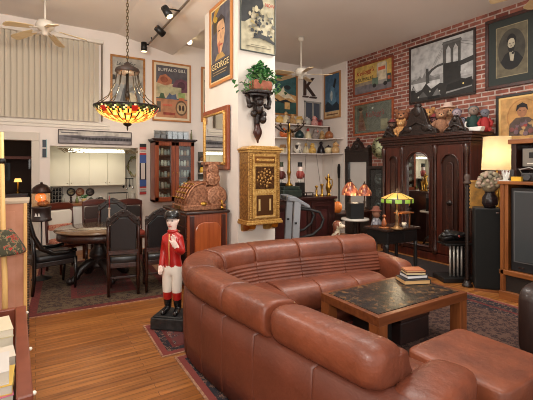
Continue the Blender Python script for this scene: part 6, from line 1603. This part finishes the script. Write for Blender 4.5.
for i in range(130):
    a = rr.uniform(0, 2 * PI); ph = rr.uniform(-.3, 1.4); r = .115
    fl.ball((r * 1.25 * math.cos(a) * math.cos(ph), r * .9 * math.sin(a) * math.cos(ph), .25 + r * math.sin(ph)), rr.uniform(.014, .026), 6, 4, rr.randint(0, 2))
fl.ball((0, 0, .25), (.11, .085, .09), 12, 8, 0)
fl.build('blossoms', [M((150, 138, 112), .9), M((126, 118, 100), .9), M((164, 140, 122), .9)], t)
t.scale = (1.25, 1.25, 1.25)
t = thing('corner_table', 'dark side table behind the tall speaker carrying a picture and a lamp', 'table', (5.66, 2.96, 0))
MB().box(-.28, .28, -.25, .25, .98, 1.02).build('top', DWOODX, t, bevel=.006)
for x in (-.25, .25):
    for y in (-.22, .22): MB().box(x - .022, x + .022, y - .022, y + .022, 0, .98).build('leg', DWOOD, t)
MB().box(-.25, .25, -.22, .22, .80, .98).build('apron', DWOOD, t)
t = thing('small_painting', 'small gilt framed yellow painting leaning behind the dried flowers', 'picture', (5.43, 3.03, 1.021), -PI / 2 + .75)
MB().box(-.16, .16, 0, .02, 0, .40).build('frame', GOLD, t, bevel=.006)
MB().box(-.14, .14, -.004, 0, .02, .38).build('print', M((196, 142, 62), .6, c2=(128, 96, 48), scale=9), t)
q = W(497, 172, v=2.93)
t = thing('table_lamp', 'lit cream pleated lamp on a brass base behind the tall speaker', 'lamp', (q.x, 2.93, 1.0205))
zb = 1.6 - 2 * 5.4 / 380 - 1.0205
MB().lathe([(.08, 0), (.075, .02), (.03, .05), (.05, .14), (.065, .22), (.04, .31), (.02, .36), (.026, .40), (.012, .43), (.012, zb + .03)], 18).cyl((0, 0, zb), (0, 0, zb + .4), .006).build('base', BRASS, t)
rs = []
for z, r in ((zb, .195), (zb + .12, .188), (zb + .3, .178), (zb + .475, .17)):
    rs.append([((r + .004 * (1 if i % 2 else -1)) * math.cos(2 * PI * i / 56), (r + .004 * (1 if i % 2 else -1)) * math.sin(2 * PI * i / 56), z) for i in range(56)])
def shade_mat():
    m, nt, b = new_mat('lit_shade')
    b.inputs['Base Color'].default_value = lin((236, 222, 186)); b.inputs['Roughness'].default_value = .8
    N, L = nt.nodes, nt.links; tr = N.new('ShaderNodeBsdfTranslucent'); tr.inputs['Color'].default_value = lin((250, 226, 176)); mx = N.new('ShaderNodeMixShader'); mx.inputs[0].default_value = .6
    L.new(b.outputs[0], mx.inputs[1]); L.new(tr.outputs[0], mx.inputs[2]); L.new(mx.outputs[0], N['Material Output'].inputs['Surface'])
    return m
MB().ring_loft(rs, 0, False).build('lamp_shade', shade_mat(), t)
MB().ball((0, 0, zb + .10), .035).build('bulb', glow((255, 224, 160), 3), t)
MB().tube([(-.168, 0, zb + .44), (0, 0, zb + .40), (.168, 0, zb + .44)], .004, 5).build('shade_ring', BRASS, t)

# ================================================================== TELEVISION CABINET
t = thing('television_cabinet', 'wooden television cabinet with hutch at the edge of the room', 'cabinet', (4.90, 1.83, 0), -PI / 2)
x0, x1 = -.68, .68
MB().box(x0, x0 + .06, 0, .58, 0, 1.40).box(x1 - .06, x1, 0, .58, 0, 1.40).box(x0, x1, .55, .58, 0, 1.40).build('side_panels', OAK, t, bevel=.006)
MB().box(x0 - .02, x1 + .02, -.03, .6, 1.40, 1.44).build('top', OAKX, t, bevel=.008)
MB().box(x0, x1, -.02, .56, .30, .36).box(x0, x1, -.03, .56, 0, .10).build('rails', OAKX, t, bevel=.006)
for q in (x0 + .01, x1 - .05): MB().box(q, q + .04, -.02, -.001, .1, 1.4).build('stile', OAK, t, bevel=.004)
MB().box(x0 + .06, x0 + .1, -.015, .0, .36, 1.40).build('screen_stile', OAK, t, bevel=.004)
MB().box(x0 + .06, x1 - .06, .02, .04, .10, .30).build('lower_panel', M((46, 40, 36), .4), t)
hu = MB().box(x0 + .02, x0 + .08, .22, .56, 1.44, 1.90).box(x1 - .08, x1 - .02, .22, .56, 1.44, 1.90).box(x0 + .08, x1 - .08, .24, .56, 1.575, 1.60).box(x0 + .08, x1 - .08, .54, .56, 1.44, 1.90)
hu.build('hutch', DWOOD, t, bevel=.005)
MB().box(x0 - .01, x1 + .01, .2, .58, 1.90, 1.96).build('hutch_top', OAKX, t, bevel=.006)
t2 = thing('television', 'big dark screened television inside the wooden cabinet', 'television', (4.90, 1.83, .361), -PI / 2)
MB().box(x0 + .11, x1 - .11, .03, .5, 0, 1.0).build('housing', M((34, 34, 36), .4), t2, bevel=.01)
MB().box(x0 + .145, x1 - .145, .018, .03, .11, .965).build('bezel', M((104, 106, 108), .35), t2, bevel=.004)
MB().box(x0 + .16, x1 - .16, .010, .018, .125, .95).build('screen', M((66, 70, 72), .15), t2, bevel=.004)
MB().box(x0 + .2, x0 + .26, .022, .03, .045, .06).build('badge', CHROME, t2)
t2 = thing('stereo_receiver', 'grey stereo receiver with dark display on the hutch shelf', 'receiver', (4.90, 1.83, 1.6005), -PI / 2)
MB().box(x0 + .14, x0 + .62, .24, .53, .015, .24).build('case', M((70, 66, 64), .4), t2, bevel=.005)
MB().box(x0 + .15, x0 + .61, .232, .24, .02, .235).build('face_plate', M((128, 122, 114), .35, .3), t2)
MB().box(x0 + .22, x0 + .32, .228, .232, .12, .19).box(x0 + .36, x0 + .5, .228, .232, .10, .2).build('display', BLACK, t2)
MB().box(x0 + .2, x0 + .48, .226, .232, .045, .06).build('buttons', M((210, 204, 190), .4), t2)
for x in (.18, .6):
    for y in (.27, .5): MB().cyl((x0 + x, y, 0), (x0 + x, y, .016), .012, n=8).build('foot', BLACK, t2)
TT = 1.4405
def ontv(px, dy, name, lb, cat, rz=0.0):
    q = W(px, 178, u=4.90 + dy); return thing(name, lb, cat, (4.90 + dy, q.y, TT), -PI / 2 + rz)
t = ontv(505.5, .06, 'paper_figure', 'spiky white folded paper ornament at the corner of the television cabinet top', 'ornament')
pf = MB(); rr = random.Random(14)
for i in range(9):
    a = rr.uniform(0, 2 * PI); pf.prism([(-.02, 0), (.02, 0), (.05, .09 + rr.uniform(0, .06)), (.0, .05)], -.003, .003, 'y', 0, Matrix.Rotation(a, 4, 'Z'))
pf.build('folds', M((226, 226, 220), .6), t)
MB().box(-.06, .06, -.04, .04, 0, .012).build('base', M((206, 206, 200), .5), t)
t = ontv(517, .04, 'yellow_box', 'small yellow box on the television cabinet top', 'box')
MB().box(-.055, .055, -.03, .03, 0, .05).build('carton', M((224, 176, 56), .5), t, bevel=.004)
MB().box(-.055, .055, -.031, .031, .05, .055).build('lid', M((214, 164, 48), .5), t)
t = ontv(530, .10, 'camera_bag', 'dark camera with a strap lying on the television cabinet top', 'camera')
MB().box(-.08, .08, -.045, .045, 0, .10).build('body', M((44, 42, 42), .5), t, bevel=.012)
MB().cyl((0, -.045, .05), (0, -.09, .05), .036).build('lens', M((70, 70, 72), .3), t)
MB().tube([(-.08, 0, .08), (-.1, -.03, .14), (0, -.02, .165), (.1, -.03, .13), (.08, 0, .08)], .007, 6).build('strap', M((150, 146, 140), .6), t)
t = ontv(512, .16, 'remote_dock', 'dark handset standing on the television cabinet top behind the yellow box', 'telephone')
MB().box(-.05, .05, -.03, .03, 0, .03).build('cradle', BLACK, t, bevel=.006)
MB().box(-.025, .025, -.012, .012, .03, .14).build('handset', M((60, 58, 58), .4), t, bevel=.008)

# ================================================================== CAMERA, LIGHT
cam = bpy.data.cameras.new('camera'); co_ = bpy.data.objects.new('camera', cam); COL.objects.link(co_)
co_.location = (0, 0, HC); co_.rotation_euler = (PI / 2, 0, -YAW)
cam.sensor_fit = 'HORIZONTAL'; cam.sensor_width = 36; cam.lens = F / 533 * 36; cam.shift_y = -32 / 533; cam.clip_start = .05
S.camera = co_

def area(name, loc, size, energy, col=(1, .95, .88), rot=(0, 0, 0), sy=None):
    l = bpy.data.lights.new(name, 'AREA'); l.energy = energy; l.color = col; l.size = size
    if sy: l.shape = 'RECTANGLE'; l.size_y = sy
    o = bpy.data.objects.new(name, l); COL.objects.link(o); o.location = loc; o.rotation_euler = rot; return o
def point(name, loc, energy, col=(1, .78, .5), r=.06):
    l = bpy.data.lights.new(name, 'POINT'); l.energy = energy; l.color = col; l.shadow_soft_size = r
    o = bpy.data.objects.new(name, l); COL.objects.link(o); o.location = loc; return o
LC = (1, .95, .88)
point('fill_light_lounge', (3.0, 1.3, 3.35), 60, LC, .25)  # added fill point without a fixture, lifts lounge and ceiling
point('fill_light_dining', (.3, 4.2, 3.40), 75, LC, .25)  # added unseen fill above the dining side
point('fill_light_entry', (-.6, 1.2, 3.25), 60, LC, .25)  # added unseen fill toward the entry
area('fill_light_bar', (4.0, 3.9, 4.14), 1.2, 60)  # added overhead fill panel for the bar zone, no real fixture
fl_ = area('camera_flash', (.0, -.08, 1.86), .22, 30, (1, .95, .88), (PI / 2 - .04, 0, -YAW))
area('kitchen_tube', (1.0, 8.02, 1.88), 1.0, 1.2, (1, .95, .78), (.5, 0, 0), .06)
point('chandelier_bulb', (1.085, 5.48, 2.62), 30)
point('green_lamp_bulb', (W(397, 229, z=DT).x, W(397, 229, z=DT).y, DT + .27), 3.5)
point('shade_bulb', (W(497, 172, v=2.93).x, 2.93, 1.0205 + zb + .2), 2.2, (1, .86, .66), .03)
point('copper_lamp_bulb', (W(357, 190, v=5.3).x, 5.36, 1.02), 3)
point('hallway_bulb', (-.7, 8.6, 2.2), 2.0)
sp = bpy.data.lights.new('track_spot', 'SPOT'); sp.energy = 30; sp.spot_size = 1.3; sp.spot_blend = .6; sp.color = (1, .86, .64)
so = bpy.data.objects.new('track_spot', sp); COL.objects.link(so); so.location = (2.0, 6.3, 3.93); so.rotation_euler = (.5, .25, 0)

wd = bpy.data.worlds.new('world'); S.world = wd; wd.use_nodes = True
wd.node_tree.nodes['Background'].inputs[0].default_value = (1.0, .96, .91, 1); wd.node_tree.nodes['Background'].inputs[1].default_value = .9
S.view_settings.view_transform = 'Standard'; S.view_settings.look = 'None'; S.view_settings.gamma = 1; S.view_settings.exposure = 0.6
S.view_settings.use_curve_mapping = False
S.cycles.use_denoising = True; S.cycles.filter_width = 1.0; S.cycles.max_bounces = 8; S.cycles.sample_clamp_indirect = 6
